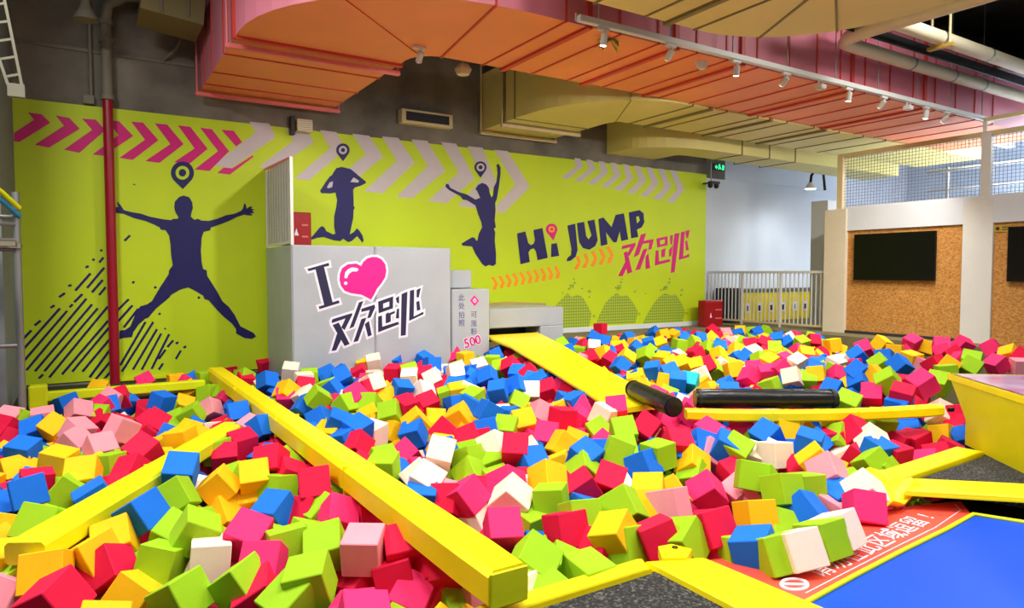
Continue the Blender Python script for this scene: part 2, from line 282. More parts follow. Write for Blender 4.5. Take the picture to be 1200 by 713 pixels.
'orange':['5.858,1.027 5.921,1.027 6.002,0.917 5.959,0.808 5.895,0.824 5.941,0.918','5.996,1.048 6.06,1.048 6.141,0.937 6.099,0.828 6.035,0.843 6.08,0.937','6.137,1.068 6.201,1.068 6.281,0.957 6.241,0.848 6.176,0.863 6.22,0.957','6.279,1.089 6.343,1.089 6.423,0.977 6.384,0.868 6.319,0.882 6.362,0.977','6.423,1.11 6.487,1.11 6.567,0.998 6.53,0.888 6.463,0.902 6.505,0.998','6.569,1.131 6.633,1.131 6.713,1.018 6.677,0.909 6.61,0.922 6.651,1.019','6.717,1.153 6.781,1.153 6.86,1.039 6.827,0.93 6.758,0.942 6.798,1.039','6.867,1.175 6.931,1.175 7.01,1.061 6.978,0.951 6.908,0.963 6.947,1.061','7.018,1.197 7.083,1.197 7.161,1.082 7.131,0.973 7.061,0.983 7.099,1.082','7.172,1.219 7.237,1.22 7.315,1.104 7.286,0.995 7.215,1.004 7.252,1.104','7.671,1.398 7.739,1.416 7.79,1.293 7.711,1.158 7.628,1.175 7.722,1.293','7.845,1.448 7.917,1.462 7.983,1.328 7.904,1.188 7.819,1.203 7.913,1.327','8.022,1.498 8.098,1.51 8.179,1.363 8.1,1.219 8.013,1.232 8.107,1.362','8.202,1.549 8.282,1.558 8.378,1.398 8.3,1.25 8.211,1.261 8.304,1.397','8.384,1.601 8.468,1.607 8.581,1.434 8.503,1.282 8.411,1.291 8.505,1.433'],
'letter':['6.386,1.786 6.559,1.826 6.618,1.63 6.67,1.588 6.732,1.613 6.763,1.677 6.728,1.857 6.921,1.898 7.039,1.368 6.82,1.325 6.785,1.475 6.739,1.532 6.67,1.516 6.625,1.458 6.653,1.292 6.458,1.25','7.117,1.621 7.237,1.639 7.292,1.409 7.111,1.384','7.474,1.962 7.652,2.004 7.708,1.52 7.663,1.399 7.551,1.323 7.458,1.313 7.476,1.373 7.558,1.428 7.569,1.533','7.69,2.015 7.857,2.045 7.908,1.781 7.966,1.722 8.036,1.8 7.933,2.064 8.1,2.098 8.181,1.713 8.123,1.604 7.987,1.531 7.833,1.559 7.745,1.671','8.197,2.111 8.316,2.146 8.517,1.969 8.616,2.206 8.821,2.246 8.938,1.747 8.764,1.712 8.721,1.898 8.642,1.684 8.568,1.682 8.378,1.872 8.419,1.641 8.26,1.607','8.946,2.268 9.219,2.328 9.327,2.27 9.351,2.095 9.287,1.996 9.16,1.944 9.195,1.802 9.014,1.772'],
'lettergap':['9.136,2.191 9.195,2.21 9.23,2.128 9.158,2.062'],
'glyph':['8.774,1.555 8.786,1.618 9.12,1.688 9.133,1.641 8.975,1.432 8.9,1.44 9.007,1.6','8.829,1.493 8.92,1.516 9.05,1.114 8.924,1.083','8.884,1.336 8.985,1.321 8.804,1.035 8.688,1.036','9.268,1.852 9.405,1.878 9.221,1.457 9.081,1.401','9.312,1.725 9.608,1.774 9.553,1.579 9.466,1.551 9.495,1.697 9.304,1.667','9.335,1.565 9.444,1.583 9.254,1.172 9.126,1.146','9.393,1.421 9.467,1.487 9.523,1.196 9.396,1.173','9.683,1.783 9.982,1.84 9.989,1.659 9.707,1.604','9.664,1.539 9.739,1.556 9.755,1.328 10.048,1.38 10.072,1.33 9.645,1.245','9.819,1.558 9.931,1.599 9.911,1.428 9.821,1.41','10.055,1.852 10.132,1.871 10.113,1.662 10.066,1.694','10.032,1.561 10.135,1.662 10.093,1.447 10.034,1.429','10.178,1.895 10.316,1.916 10.19,1.115 10.084,1.098','10.363,1.934 10.466,1.951 10.432,1.434 10.606,1.494 10.607,1.43 10.311,1.366','10.489,1.962 10.612,1.986 10.567,1.823 10.52,1.812','10.492,1.754 10.539,1.772 10.59,1.571 10.51,1.56'],
'glyphgap':['9.777,1.749 9.906,1.776 9.908,1.69 9.782,1.665'],
'blob':['7.218,0.513 7.323,0.597 7.399,0.657 7.49,0.729 7.583,0.653 7.708,0.701 7.834,0.648 7.93,0.52 8.044,0.34 7.991,0.088 7.31,0.097','8.159,0.119 8.207,0.258 8.385,0.535 8.518,0.635 8.652,0.711 8.789,0.643 8.926,0.667 9.102,0.492 9.21,0.33 9.142,0.114','9.337,0.09 9.425,0.243 9.64,0.506 9.786,0.625 9.934,0.691 10.085,0.647 10.237,0.658 10.394,0.489 10.503,0.29 10.439,0.091'],
'speck':['7.533,0.892 7.632,0.895 7.627,0.812 7.528,0.821','7.606,1.006 7.65,1.007 7.648,0.971 7.604,0.974','7.493,0.826 7.548,0.827 7.546,0.78 7.49,0.786','7.619,0.934 7.669,0.935 7.667,0.893 7.617,0.898','7.798,0.82 7.836,0.821 7.834,0.789 7.796,0.793','7.954,0.777 8.031,0.779 8.028,0.716 7.951,0.723','7.974,0.661 8.013,0.662 8.011,0.63 7.972,0.634','8.671,0.864 8.766,0.867 8.762,0.79 8.667,0.798','8.742,0.939 8.796,0.94 8.794,0.897 8.739,0.901','8.61,0.833 8.658,0.835 8.656,0.797 8.608,0.801','8.651,0.815 8.719,0.817 8.716,0.762 8.648,0.768','9.089,0.752 9.145,0.753 9.143,0.708 9.087,0.714','8.765,0.998 8.806,1 8.804,0.967 8.763,0.97','9.894,0.841 10.007,0.844 10.002,0.758 9.89,0.768','10.006,0.922 10.081,0.925 10.078,0.867 10.003,0.873','9.865,0.795 9.925,0.797 9.923,0.751 9.863,0.756','10.039,0.993 10.084,0.995 10.082,0.96 10.037,0.964','9.795,0.766 9.847,0.768 9.845,0.728 9.793,0.732','10.374,0.764 10.444,0.766 10.442,0.713 10.372,0.719','10.36,0.665 10.422,0.666 10.42,0.619 10.358,0.625','7.347,0.749 7.389,0.75 7.387,0.714 7.345,0.718','9.384,0.699 9.42,0.7 9.418,0.672 9.382,0.675','9.214,0.314 9.278,0.314 9.275,0.264 9.211,0.271','8.076,0.313 8.141,0.314 8.138,0.26 8.073,0.268','10.522,0.284 10.585,0.285 10.583,0.238 10.52,0.244'],
'stripe':['-0.825,-0.106 -0.724,0.021 -0.746,0.039 -0.847,-0.088','-0.809,-0.229 -0.721,-0.114 -0.743,-0.096 -0.831,-0.211','-0.821,0.04 -0.767,0.105 -0.789,0.123 -0.843,0.058','-0.655,0.152 -0.26,0.655 -0.282,0.673 -0.677,0.17','-0.658,0.005 -0.187,0.624 -0.209,0.64 -0.68,0.021','-0.617,-0.084 0.019,0.771 -0.003,0.787 -0.639,-0.068','-0.533,-0.103 0.078,0.698 0.056,0.714 -0.555,-0.087','-0.439,-0.11 0.136,0.646 0.114,0.662 -0.461,-0.094','-0.391,-0.189 0.247,0.668 0.225,0.684 -0.413,-0.173','-0.26,-0.163 0.247,0.486 0.225,0.504 -0.282,-0.145','-0.153,-0.137 0.252,0.396 0.23,0.412 -0.175,-0.121','-0.046,-0.146 0.26,0.252 0.238,0.27 -0.068,-0.128','0.029,-0.223 0.264,0.123 0.24,0.139 0.005,-0.207','0.093,-0.254 0.26,-0.033 0.238,-0.017 0.071,-0.238','0.181,-0.263 0.261,-0.165 0.239,-0.147 0.159,-0.245','-0.096,0.871 0.07,1.085 0.048,1.103 -0.118,0.889','0.029,0.903 0.218,1.158 0.196,1.174 0.007,0.919','0.079,0.846 0.199,1.003 0.177,1.021 0.057,0.864','0.157,0.812 0.23,0.914 0.208,0.93 0.135,0.828','-0.111,0.727 -0.023,0.827 -0.045,0.845 -0.133,0.745','-0.657,0.275 -0.554,0.397 -0.576,0.415 -0.679,0.293','-0.523,0.452 -0.461,0.511 -0.481,0.531 -0.543,0.472','-0.269,0.791 -0.205,0.84 -0.223,0.862 -0.287,0.813','-0.36,0.661 -0.318,0.692 -0.334,0.714 -0.376,0.683','0.167,1.222 0.213,1.287 0.191,1.303 0.145,1.238','-0.499,-0.195 -0.453,-0.149 -0.473,-0.129 -0.519,-0.175','-0.162,0.665 -0.129,0.702 -0.149,0.72 -0.182,0.683','0.014,1.154 0.049,1.174 0.035,1.198 0,1.178','-0.176,0.926 -0.14,0.936 -0.148,0.962 -0.184,0.952','0.188,1.366 0.199,1.392 0.173,1.402 0.162,1.376','0.096,1.246 0.113,1.267 0.091,1.285 0.074,1.264','0.351,0.612 0.481,0.755 0.461,0.773 0.331,0.63','0.349,0.464 0.521,0.673 0.499,0.691 0.327,0.482','0.416,0.391 0.585,0.628 0.563,0.644 0.394,0.407','0.368,-0.093 0.665,0.454 0.641,0.468 0.344,-0.079','0.385,-0.175 0.756,0.451 0.732,0.465 0.361,-0.161','0.508,-0.161 0.797,0.354 0.773,0.368 0.484,-0.147','0.608,-0.168 0.846,0.296 0.822,0.308 0.584,-0.156','0.724,-0.165 0.94,0.283 0.914,0.295 0.698,-0.153','0.806,-0.184 0.858,-0.102 0.834,-0.088 0.782,-0.17','0.809,-0.043 0.892,0.077 0.868,0.093 0.785,-0.027','0.912,0.108 0.985,0.195 0.963,0.213 0.89,0.126','1.011,-0.055 1.075,0.055 1.051,0.069 0.987,-0.041','0.448,1.5 0.513,1.573 0.493,1.591 0.428,1.518','0.574,2.222 0.579,2.233 0.553,2.245 0.548,2.234','0.523,0.958 0.547,0.98 0.529,1 0.505,0.978','0.776,0.889 0.797,0.911 0.777,0.931 0.756,0.909','0.819,0.542 0.839,0.564 0.819,0.582 0.799,0.56','0.885,0.347 0.896,0.358 0.876,0.378 0.865,0.367','1.011,0.145 1.043,0.166 1.027,0.19 0.995,0.169','1.103,0.083 1.135,0.104 1.119,0.128 1.087,0.107','1.296,0.745 1.317,0.767 1.297,0.787 1.276,0.765'],
'bI':['2.377,1.149 2.649,1.229 2.655,1.193 2.392,1.122','2.476,1.16 2.584,1.192 2.693,0.72 2.584,0.69','2.513,0.67 2.774,0.746 2.785,0.711 2.523,0.638'],
'bheart':'3.211,0.745 3.078,0.814 2.942,0.834 2.853,0.868 2.805,0.934 2.788,1.01 2.794,1.085 2.823,1.161 2.901,1.212 3.014,1.223 3.077,1.189 3.11,1.246 3.163,1.291 3.226,1.311 3.302,1.31 3.365,1.279 3.415,1.213 3.428,1.13 3.411,1.04 3.358,0.962 3.291,0.884 3.251,0.807',
'bhl':['2.851,1.042 2.862,1.107 2.905,1.151 2.957,1.173 3.025,1.162 3.043,1.14 3.017,1.118 2.956,1.118 2.911,1.085 2.888,1.035 2.866,1.027','2.89,0.966 2.885,0.953 2.874,0.945 2.86,0.945 2.849,0.953 2.845,0.966 2.85,0.979 2.861,0.987 2.875,0.986 2.886,0.978'],
'bglyph':['2.677,0.476 2.69,0.504 2.95,0.575 2.95,0.549 2.847,0.356 2.803,0.391 2.86,0.508 2.683,0.454','2.689,0.428 2.771,0.457 2.912,0.171 2.845,0.148','2.747,0.317 2.813,0.259 2.733,0.1 2.672,0.093','3.043,0.711 3.104,0.732 2.971,0.395 2.91,0.371','3.076,0.627 3.257,0.678 3.266,0.639 3.201,0.508 3.155,0.498 3.191,0.608 3.075,0.585','3.074,0.49 3.144,0.51 3.026,0.204 2.964,0.192','3.12,0.422 3.178,0.464 3.215,0.273 3.164,0.253','3.308,0.717 3.523,0.784 3.517,0.621 3.314,0.56','3.307,0.515 3.359,0.531 3.364,0.378 3.593,0.437 3.605,0.402 3.305,0.306','3.413,0.545 3.454,0.573 3.453,0.431 3.412,0.421','3.454,0.555 3.546,0.586 3.545,0.557 3.485,0.532 3.484,0.441 3.453,0.433','3.559,0.756 3.608,0.79 3.607,0.683 3.575,0.699','3.557,0.484 3.575,0.608 3.606,0.619 3.605,0.482','3.644,0.812 3.73,0.845 3.701,0.249 3.628,0.241','3.768,0.856 3.83,0.871 3.82,0.498 3.966,0.562 3.966,0.528 3.752,0.442','3.867,0.866 3.93,0.893 3.897,0.761 3.866,0.762','3.861,0.7 3.904,0.715 3.921,0.592 3.87,0.577'],
'bglyphgap':['3.379,0.688 3.465,0.715 3.464,0.65 3.378,0.625'],
'bwhite':['2.377,1.087 2.689,1.171 2.673,1.267 2.333,1.167','2.562,0.653 2.729,0.699 2.606,1.23 2.44,1.181','2.503,0.601 2.823,0.69 2.794,0.783 2.475,0.69','3.277,0.792 3.316,0.867 3.382,0.944 3.439,1.028 3.458,1.13 3.443,1.225 3.385,1.303 3.309,1.34 3.222,1.341 3.148,1.318 3.087,1.266 3.066,1.229 3.02,1.254 2.891,1.241 2.798,1.181 2.764,1.092 2.758,1.008 2.777,0.921 2.834,0.843 2.934,0.805 3.069,0.785 3.221,0.706','2.662,0.416 2.819,0.473 2.765,0.383 2.857,0.31 2.98,0.541 2.98,0.614 2.669,0.529 2.645,0.479','2.831,0.111 2.954,0.154 2.786,0.494 2.646,0.444','2.63,0.059 2.753,0.072 2.85,0.266 2.733,0.369','2.872,0.333 2.994,0.372 3.143,0.769 3.02,0.735','3.044,0.548 3.151,0.572 3.115,0.462 3.221,0.482 3.298,0.635 3.279,0.715 3.047,0.65','2.923,0.157 3.048,0.178 3.184,0.546 3.051,0.515','3.143,0.213 3.249,0.254 3.198,0.514 3.086,0.434','3.286,0.52 3.546,0.598 3.555,0.825 3.277,0.739','3.275,0.265 3.643,0.383 3.612,0.473 3.393,0.416 3.388,0.571 3.277,0.537','3.382,0.383 3.483,0.407 3.479,0.621 3.383,0.561','3.423,0.394 3.514,0.418 3.515,0.512 3.574,0.537 3.577,0.628 3.424,0.577','3.55,0.678 3.635,0.637 3.633,0.838 3.524,0.768','3.635,0.451 3.636,0.662 3.548,0.63 3.523,0.455','3.597,0.207 3.73,0.222 3.762,0.889 3.615,0.833','3.721,0.398 3.996,0.508 3.996,0.607 3.85,0.543 3.861,0.909 3.739,0.88','3.836,0.733 3.92,0.73 3.965,0.934 3.837,0.886','3.843,0.538 3.954,0.571 3.929,0.755 3.829,0.721'],
}


# ================================================================== the room
ZD = -.36           # deck level round the near end of the pit
ZP = -.27           # top of the pads
struct_(MB().span((-4, -3, -1.2), (22, 12, -1.0)).build('floor', deck_m))
dk = MB().span((-4, -3, -1.0), (13, 2.3, ZD - .06)).span((-4, 2.3, -1.0), (-1.25, 10.1, -.3)).span((-1.25, 8.75, -1.0), (2.2, 10.1, -.3))
struct_(dk.build('floor_deck', deck_m))
lg = MB().span((2.2, 8.75, -1.0), (5.2, 10.1, -.05)).span((5.2, 9.35, -1.0), (11.4, 10.1, 0)).span((11.2, 2.3, -1.0), (20, 10.72, 0))
struct_(lg.build('floor_ledge', ledge_m))
struct_(MB().span((-4, 10.08, -1.0), (11.1, 10.3, 5.4)).build('wall_back', concrete))
struct_(MB().span((11.08, 10.72, -1.0), (20, 10.9, 3.22)).span((11.0, 10.1, -1), (11.1, 10.72, 3.22)).build('wall_back_white', white_wall))
struct_(MB().span((11.08, 10.7, 3.22), (12.4, 10.9, 5.4)).span((11.0, 10.1, 3.22), (11.1, 10.72, 5.4)).build('wall_back_upper', concrete))
struct_(MB().span((12.4, 10.7, 3.22), (20.2, 10.9, 5.4)).build('wall_back_far', white_wall))
struct_(MB().span((-4, -3, 5.3), (22, 10.3, 5.5)).build('ceiling', soffit))
struct_(MB().span((7.2, 10.035, 0), (11.08, 10.08, .09), .004).build('baseboard_back', white_wall))
struct_(MB().span((-4.2, 8.3, -1), (-.68, 10.079, 5.3)).build('wall_left_return', mat('blue_grey_wall', (120, 128, 132), .7, var=.06)))
struct_(MB().span((-4, 10.06, 3.83), (1.3, 10.08, 3.87)).build('trim_1', grey_pipe_m))
tb_ = MB()
for yy in (1.2, 3.4, 6.1, 8.9): tb_.span((-4, yy, 4.95), (20, yy + .28, 5.3))
struct_(tb_.build('trim_2', soffit))
# right hand wall of boards and white posts
wr = MB().span((11.86, 2.0, -.9), (12.1, 7.36, 2.26)).build('wall_right', white_wall); struct_(wr)
def osb_panel(y0, y1): return MB().span((11.835, y0, 0), (11.86, y1, 1.865), .003).build('board_panel', osb, wr)
osb_panel(5.42, 7.36); osb_panel(2.1, 4.99)
MB().span((11.79, 4.99, -.3), (11.87, 5.42, 2.27), .006).build('post', white_metal, wr)
MB().span((11.77, 7.36, -.3), (12.12, 7.79, 2.27), .006).build('end_post', mat('warm_white_laminate', (222, 212, 190), .5, var=.02), wr)
MB().span((11.80, 2.0, 1.865), (11.87, 7.36, 2.28), .004).build('header', white_wall, wr)
MB().span((11.79, 5.42, -.02), (11.86, 7.36, .05)).build('kickboard', dark_grey, wr)
# upper storey behind the wire fence
struct_(MB().span((12.1, 2.0, 2.1), (20, 7.8, 2.25)).build('floor_upper', white_wall))
struct_(MB().span((20, -2, -1), (20.2, 10.9, 5.4)).build('wall_right_far', mat('pale_blue_wall', (196, 208, 222), .7, var=.05)))
pl = MB().span((13.0, 8.54, 0), (13.5, 8.92, 2.6), .01).build('trim_3', white_wall); struct_(pl)

# ================================================================== mural
YW = 10.06
mural = thing('wall_mural', 'huge lime green printed banner covering the back wall behind the pit', 'mural', (5, 10.08, -.26))
MB().prism([(-.87, -.26), (7.3, -.26), (7.3, .0), (11.09, .0), (11.09, 3.165), (-.68, 3.175)], 'y', 10.06, 10.078).build('banner', lime_print, mural)
def prints(name, polys, m, layer, labels=None, parent=None, Y=YW):
    for i, s in enumerate(polys):
        o = MB().prism(pts2(s), 'y', Y - .0022 * layer - .0001 * (i % 18), Y - .0022 * (layer - 1) + .0004).build(name, m, parent or mural)
        if labels: o['label'] = labels if isinstance(labels, str) else labels[i]
prints('grey_chevron', PRINT['grey'], lilac_print, 1)
prints('pink_chevron', PRINT['pink'], magenta_print, 2)
prints('small_chevron', PRINT['smallgrey'], lilac_print, 1)
prints('orange_arrow', PRINT['orange'], orange_print, 1)
prints('halftone_tree', PRINT['blob'], olive_print, 1)
sp_ = MB()
for s in PRINT['speck']: sp_.prism(pts2(s), 'y', YW - .0022, YW)
sp_.build('halftone_specks', olive_print, mural)
prints('stripe', PRINT['stripe'], navy_print, 1)
prints('jumper_silhouette', PRINT['silhouette'], navy_print, 3, ['navy figure leaping with arms and legs spread', 'navy figure jumping with hands on head and bent legs', 'navy figure leaping with both arms raised'])
prints('arm_gap', PRINT['armgap'], lilac_print, 4)
for p in PRINT['pin']:
    prints('location_pin', [p[0]], navy_print, 3); prints('pin_ring', [p[1]], lime_print if p is PRINT['pin'][0] else lilac_print, 4); prints('pin_dot', [p[2]], navy_print, 5)
prints('location_pin', [PRINT['pinkpin'][0]], magenta_print, 2, 'small pink location pin'); prints('pin_ring', [PRINT['pinkpin'][1]], orange_print, 3); prints('pin_dot', [PRINT['pinkpin'][2]], magenta_print, 4)
prints('letter', PRINT['letter'], navy_print, 3); prints('letter_gap', PRINT['lettergap'], lime_print, 4)
prints('character_stroke', PRINT['glyph'], magenta_print, 2); prints('stroke_gap', PRINT['glyphgap'], lime_print, 3)

# ================================================================== silver foam blocks
YB = 8.67
bl = thing('foam_platform', 'tall silver padded block with a large heart slogan printed on its front', 'foam block', (3.28, 9.37, -.3))
MB().span((2.18, YB, -.3), (3.27, 10.05, 1.45), .02).build('body', silver, bl)
MB().span((3.275, YB, -.3), (4.4, 10.05, 1.45), .02).build('body', silver, bl)
prints('white_outline', PRINT['bwhite'], white_print, 1, parent=bl, Y=YB)
prints('letter', PRINT['bI'], navy_glyph, 2, parent=bl, Y=YB)
prints('heart', [PRINT['bheart']], pink_print, 2, 'glossy hot pink heart', parent=bl, Y=YB)
prints('heart_highlight', PRINT['bhl'], white_print, 3, parent=bl, Y=YB)
prints('character_stroke', PRINT['bglyph'], navy_glyph, 2, parent=bl, Y=YB)
prints('stroke_gap', PRINT['bglyphgap'], white_print, 3, parent=bl, Y=YB)
st = thing('foam_step', 'small silver padded cube stacked between tall block and wall mural', 'foam block', (4.63, 9.3, .87))
MB().span((4.415, 8.9, .875), (4.86, 9.7, 1.14), .015).build('body', silver, st)
st = thing('foam_step', 'narrow silver padded block with upright lettering and a pink 500', 'foam block', (4.72, 9.3, -.3))
MB().span((4.415, YB, -.3), (5.03, 9.75, .865), .015).build('body', silver, st)
def face_y(x, z, y, rot=0.): return Matrix.Translation((x, y, z)) @ Matrix.Rotation(math.radians(90), 4, 'X') @ Matrix.Rotation(rot, 4, 'Z')
for ch, px_, pz_ in zip('此处拍照', (4.565,) * 4, (.74, .62, .49, .375)): text_part('character', ch, .105, face_y(px_, pz_, YB - .001), mat('mauve_ink', (92, 84, 140), .6, var=0) if 'mauve_ink' not in MATS else MATS['mauve_ink'], st)
for ch, pz_ in zip('可涨粉', (.49, .36, .245)): text_part('character', ch, .105, face_y(4.765, pz_, YB - .001), MATS['mauve_ink'], st)
MB().prism([(4.705, .70), (4.775, .775), (4.85, .695), (4.78, .62)], 'y', YB - .002, YB).build('logo_diamond', pink_print, st)
MB().prism([(4.745, .70), (4.777, .735), (4.812, .697), (4.78, .66)], 'y', YB - .004, YB - .002).build('logo_gap', white_print, st)
MB().prism([(4.76, .70), (4.777, .718), (4.795, .698), (4.778, .68)], 'y', YB - .006, YB - .004).build('logo_centre', pink_print, st)
text_part('numerals', '500', .19, face_y(4.74, .10, YB - .0005, .22), white_print, st, .001, 0, .012)
text_part('numerals', '500', .19, face_y(4.74, .10, YB - .003, .22), MATS['magenta_print'], st, .001, 0, .003)
lb = thing('foam_landing', 'long low silver padded block with a dark slot above the yellow ramp', 'foam block', (5.8, 9.5, -.05))
MB().span((5.035, 9.06, .24), (5.24, 9.9, .52), .012).build('body', silver, lb)
MB().span((5.245, 9.06, .24), (6.66, 9.98, .545), .012).build('body', silver, lb)
MB().span((6.2, 9.06, -.05), (6.66, 9.98, .24), .012).build('end_foot', silver, lb)
MB().span((5.035, 9.5, -.05), (6.2, 9.98, .24)).build('slot_back', black_vinyl, lb)
MB().prism([(5.0, .52), (5.05, .56), (6.2, .6), (6.95, .56), (6.95, .52)], 'y', 9.98, 10.05).build('back_rail', mat('tan_wood_edge', (170, 150, 90), .6), lb)
gp = thing('guard_panel', 'pale grey framed net panel standing on the left edge of the silver platform', 'panel', (2.2, 9.4, 1.45))
MB().span((2.19, 8.74, 1.5), (2.2, 10.0, 2.52)).build('net', net_m, gp)
MB().beam((2.2, 8.7, 2.53), (2.2, 10.05, 2.56), .03, .03).build('top_rail', rose_hanger, gp)
for yy in (8.7, 10.03): MB().span((2.182, yy - .018, 1.45), (2.218, yy + .018, 2.54)).build('post', white_metal, gp)
for q in range(1, 9): MB().span((2.186, 8.74 + q * .14, 1.5), (2.19, 8.748 + q * .14, 2.52)).build('net_seam', steel, gp)
MB().span((2.185, 8.7, 1.47), (2.215, 10.03, 1.5)).build('bottom_rail', white_metal, gp)
def firebox(name, label, x0, x1, y, z0, z1):
    t = thing(name, label, 'fire box', ((x0 + x1) / 2, y, z0))
    MB().span((x0, y, z0), (x1, y + .2, z1), .01).build('body', fire_red, t)
    dr = MB().span((x0 + .025, y - .008, z0 + .03), (x1 - .025, y, z1 - .03), .003).build('door', fire_red, t)
    xm = x0 + (x1 - x0) * .3; zm = z0 + (z1 - z0) * .45
    MB().prism([(xm - .03, zm - .05), (xm + .03, zm - .05), (xm + .01, zm), (xm, zm + .05), (xm - .02, zm)], 'y', y - .011, y - .008).build('flame_mark', white_print, dr)
    for zz in (.62, .3): MB().span((x0 + (x1 - x0) * .55, y - .011, z0 + (z1 - z0) * zz), (x1 - .05, y - .008, z0 + (z1 - z0) * zz + .025)).build('marking', mat('pale_red_marking', (214, 110, 110), .6, var=0) if 'pale_red_marking' not in MATS else MATS['pale_red_marking'], dr)
    return t
firebox('fire_extinguisher_box', 'red fire extinguisher box on top of the silver platform behind the net panel', 2.46, 2.76, 9.83, 1.45, 1.96)
firebox('fire_extinguisher_box', 'red fire extinguisher box on the floor between mural and white railing', 10.6, 11.12, 9.6, 0, .54)

# ================================================================== ramp, beams, rollers
R0 = MB()
P0 = [Vector((5.15, 9.0, .15)), Vector((5.0, 8.0, .09)), Vector((4.6, 6.6, 0.0)), Vector((4.2, 5.3, -.07)), Vector((4.0, 4.65, -.12))]
P1 = [Vector((6.1, 9.0, .15)), Vector((5.78, 8.0, .09)), Vector((5.27, 6.6, 0.0)), Vector((4.82, 5.3, -.07)), Vector((4.6, 4.65, -.12))]
V = []; F = []
for a, b in zip(P0, P1): V += [a, b, b - Vector((0, 0, .05)), a - Vector((0, 0, .05))]
for i in range(4):
    k = i * 4
    for j in range(4): F.append((k + j, k + (j + 1) % 4, k + 4 + (j + 1) % 4, k + 4 + j))
F += [(0, 1, 2, 3), (16, 17, 18, 19)]
rt = thing('slide_ramp', 'wide yellow sloping mat coming out of the silver landing block', 'ramp', (5, 7, -.15))
R0.add(V, F).build('mat', yellow_mat_, rt)
MB().tube([p + Vector((0, 0, -.022)) for p in P0], .026, 8).build('edge_piping', yellow_mat_, rt)
MB().tube([p + Vector((0, 0, -.022)) for p in P1], .026, 8).build('edge_piping', yellow_mat_, rt)
def padded(name, label, p0, p1, w_, h_, m, cat='balance beam', nseam=0, sag=0., mend=None):
    p0 = Vector(p0); p1 = Vector(p1); c = (p0 + p1) / 2
    t = thing(name, label, cat, (c.x, c.y, c.z - h_ / 2))
    u = (p1 - p0).normalized(); v = Vector((0, 0, 1)).cross(u).normalized(); n = u.cross(v)
    V = []; F = []; N = 28; b = min(w_, h_) * .16
    prof = [(-w_ / 2, -h_ / 2 + b), (-w_ / 2 + b, -h_ / 2), (w_ / 2 - b, -h_ / 2), (w_ / 2, -h_ / 2 + b), (w_ / 2, h_ / 2 - b), (w_ / 2 - b, h_ / 2), (-w_ / 2 + b, h_ / 2), (-w_ / 2, h_ / 2 - b)]
    rnd = random.Random(len(label))
    for i in range(N + 1):
        f_ = i / N; q = p0.lerp(p1, f_) - Vector((0, 0, sag * 4 * f_ * (1 - f_)))
        k = 1 - (.05 if i in (0, N) else 0) + rnd.uniform(-.012, .012)
        V += [q + v * a * k + n * d * k for a, d in prof]
    for i in range(N):
        for j in range(8): F.append((i * 8 + j, i * 8 + (j + 1) % 8, i * 8 + 8 + (j + 1) % 8, i * 8 + 8 + j))
    MB().add(V, F).add(V[:8], [tuple(range(8))]).add(V[-8:], [tuple(range(8))]).build('cover', m, t)
    for i in range(1, nseam + 1):
        q = p0.lerp(p1, i / (nseam + 1)) - Vector((0, 0, sag * 4 * (i / (nseam + 1)) * (1 - i / (nseam + 1))))
        MB().box(q, (.008, w_ * 1.015, h_ * 1.015), Matrix((u, v, n)).transposed()).build('seam', mend or m, t)
    return t
lbm = padded('balance_beam', 'long yellow padded beam crossing the foam pit from front rim to back', (1.42, 2.3, -.165), (1.36, 9.2, -.165), .2, .17, yellow_vinyl, nseam=3)
o = MB().box((1.42, 2.292, -.165), (.175, .012, .145), None, .004).build('end_cap', lime_vinyl, lbm); o['label'] = 'greenish yellow square end cap'
padded('foam_bar', 'shorter lime yellow padded bar lying loose on the cubes at left', (-.275, 3.93, -.235), (1.055, 6.2, -.235), .2, .115, lime_vinyl, 'padded bar', nseam=1)
padded('sagging_beam', 'thin yellow sagging beam stretched between black roller and yellow box', (4.2, 4.0, -.07), (5.97, 2.87, -.03), .12, .085, yellow_vinyl, 'balance beam', 2, .03)
def roller(label, p0, p1, r):
    p0 = Vector(p0); p1 = Vector(p1)
    t = thing('padded_roller', label, 'roller', ((p0 + p1) / 2 - Vector((0, 0, r))))
    u = (p1 - p0); N = 12; path = [p0 + u * (i / N) for i in range(N + 1)]
    MB().tube(path, r, 20, radii=[r * .86] + [r] * (N - 1) + [r * .86]).build('cover', black_vinyl, t)
    for f_ in (.03, .97): MB().tube([p0 + u * (f_ - .012), p0 + u * (f_ + .012)], r * 1.02, 20).build('end_band', cable_m, t)
roller('black padded roller lying along the sagging yellow beam', (4.42, 4.11, .02), (5.44, 3.46, .02), .085)
roller('shorter black padded roller at the foot of the yellow ramp', (4.47, 4.95, -.02), (4.17, 4.1, -.03), .085)

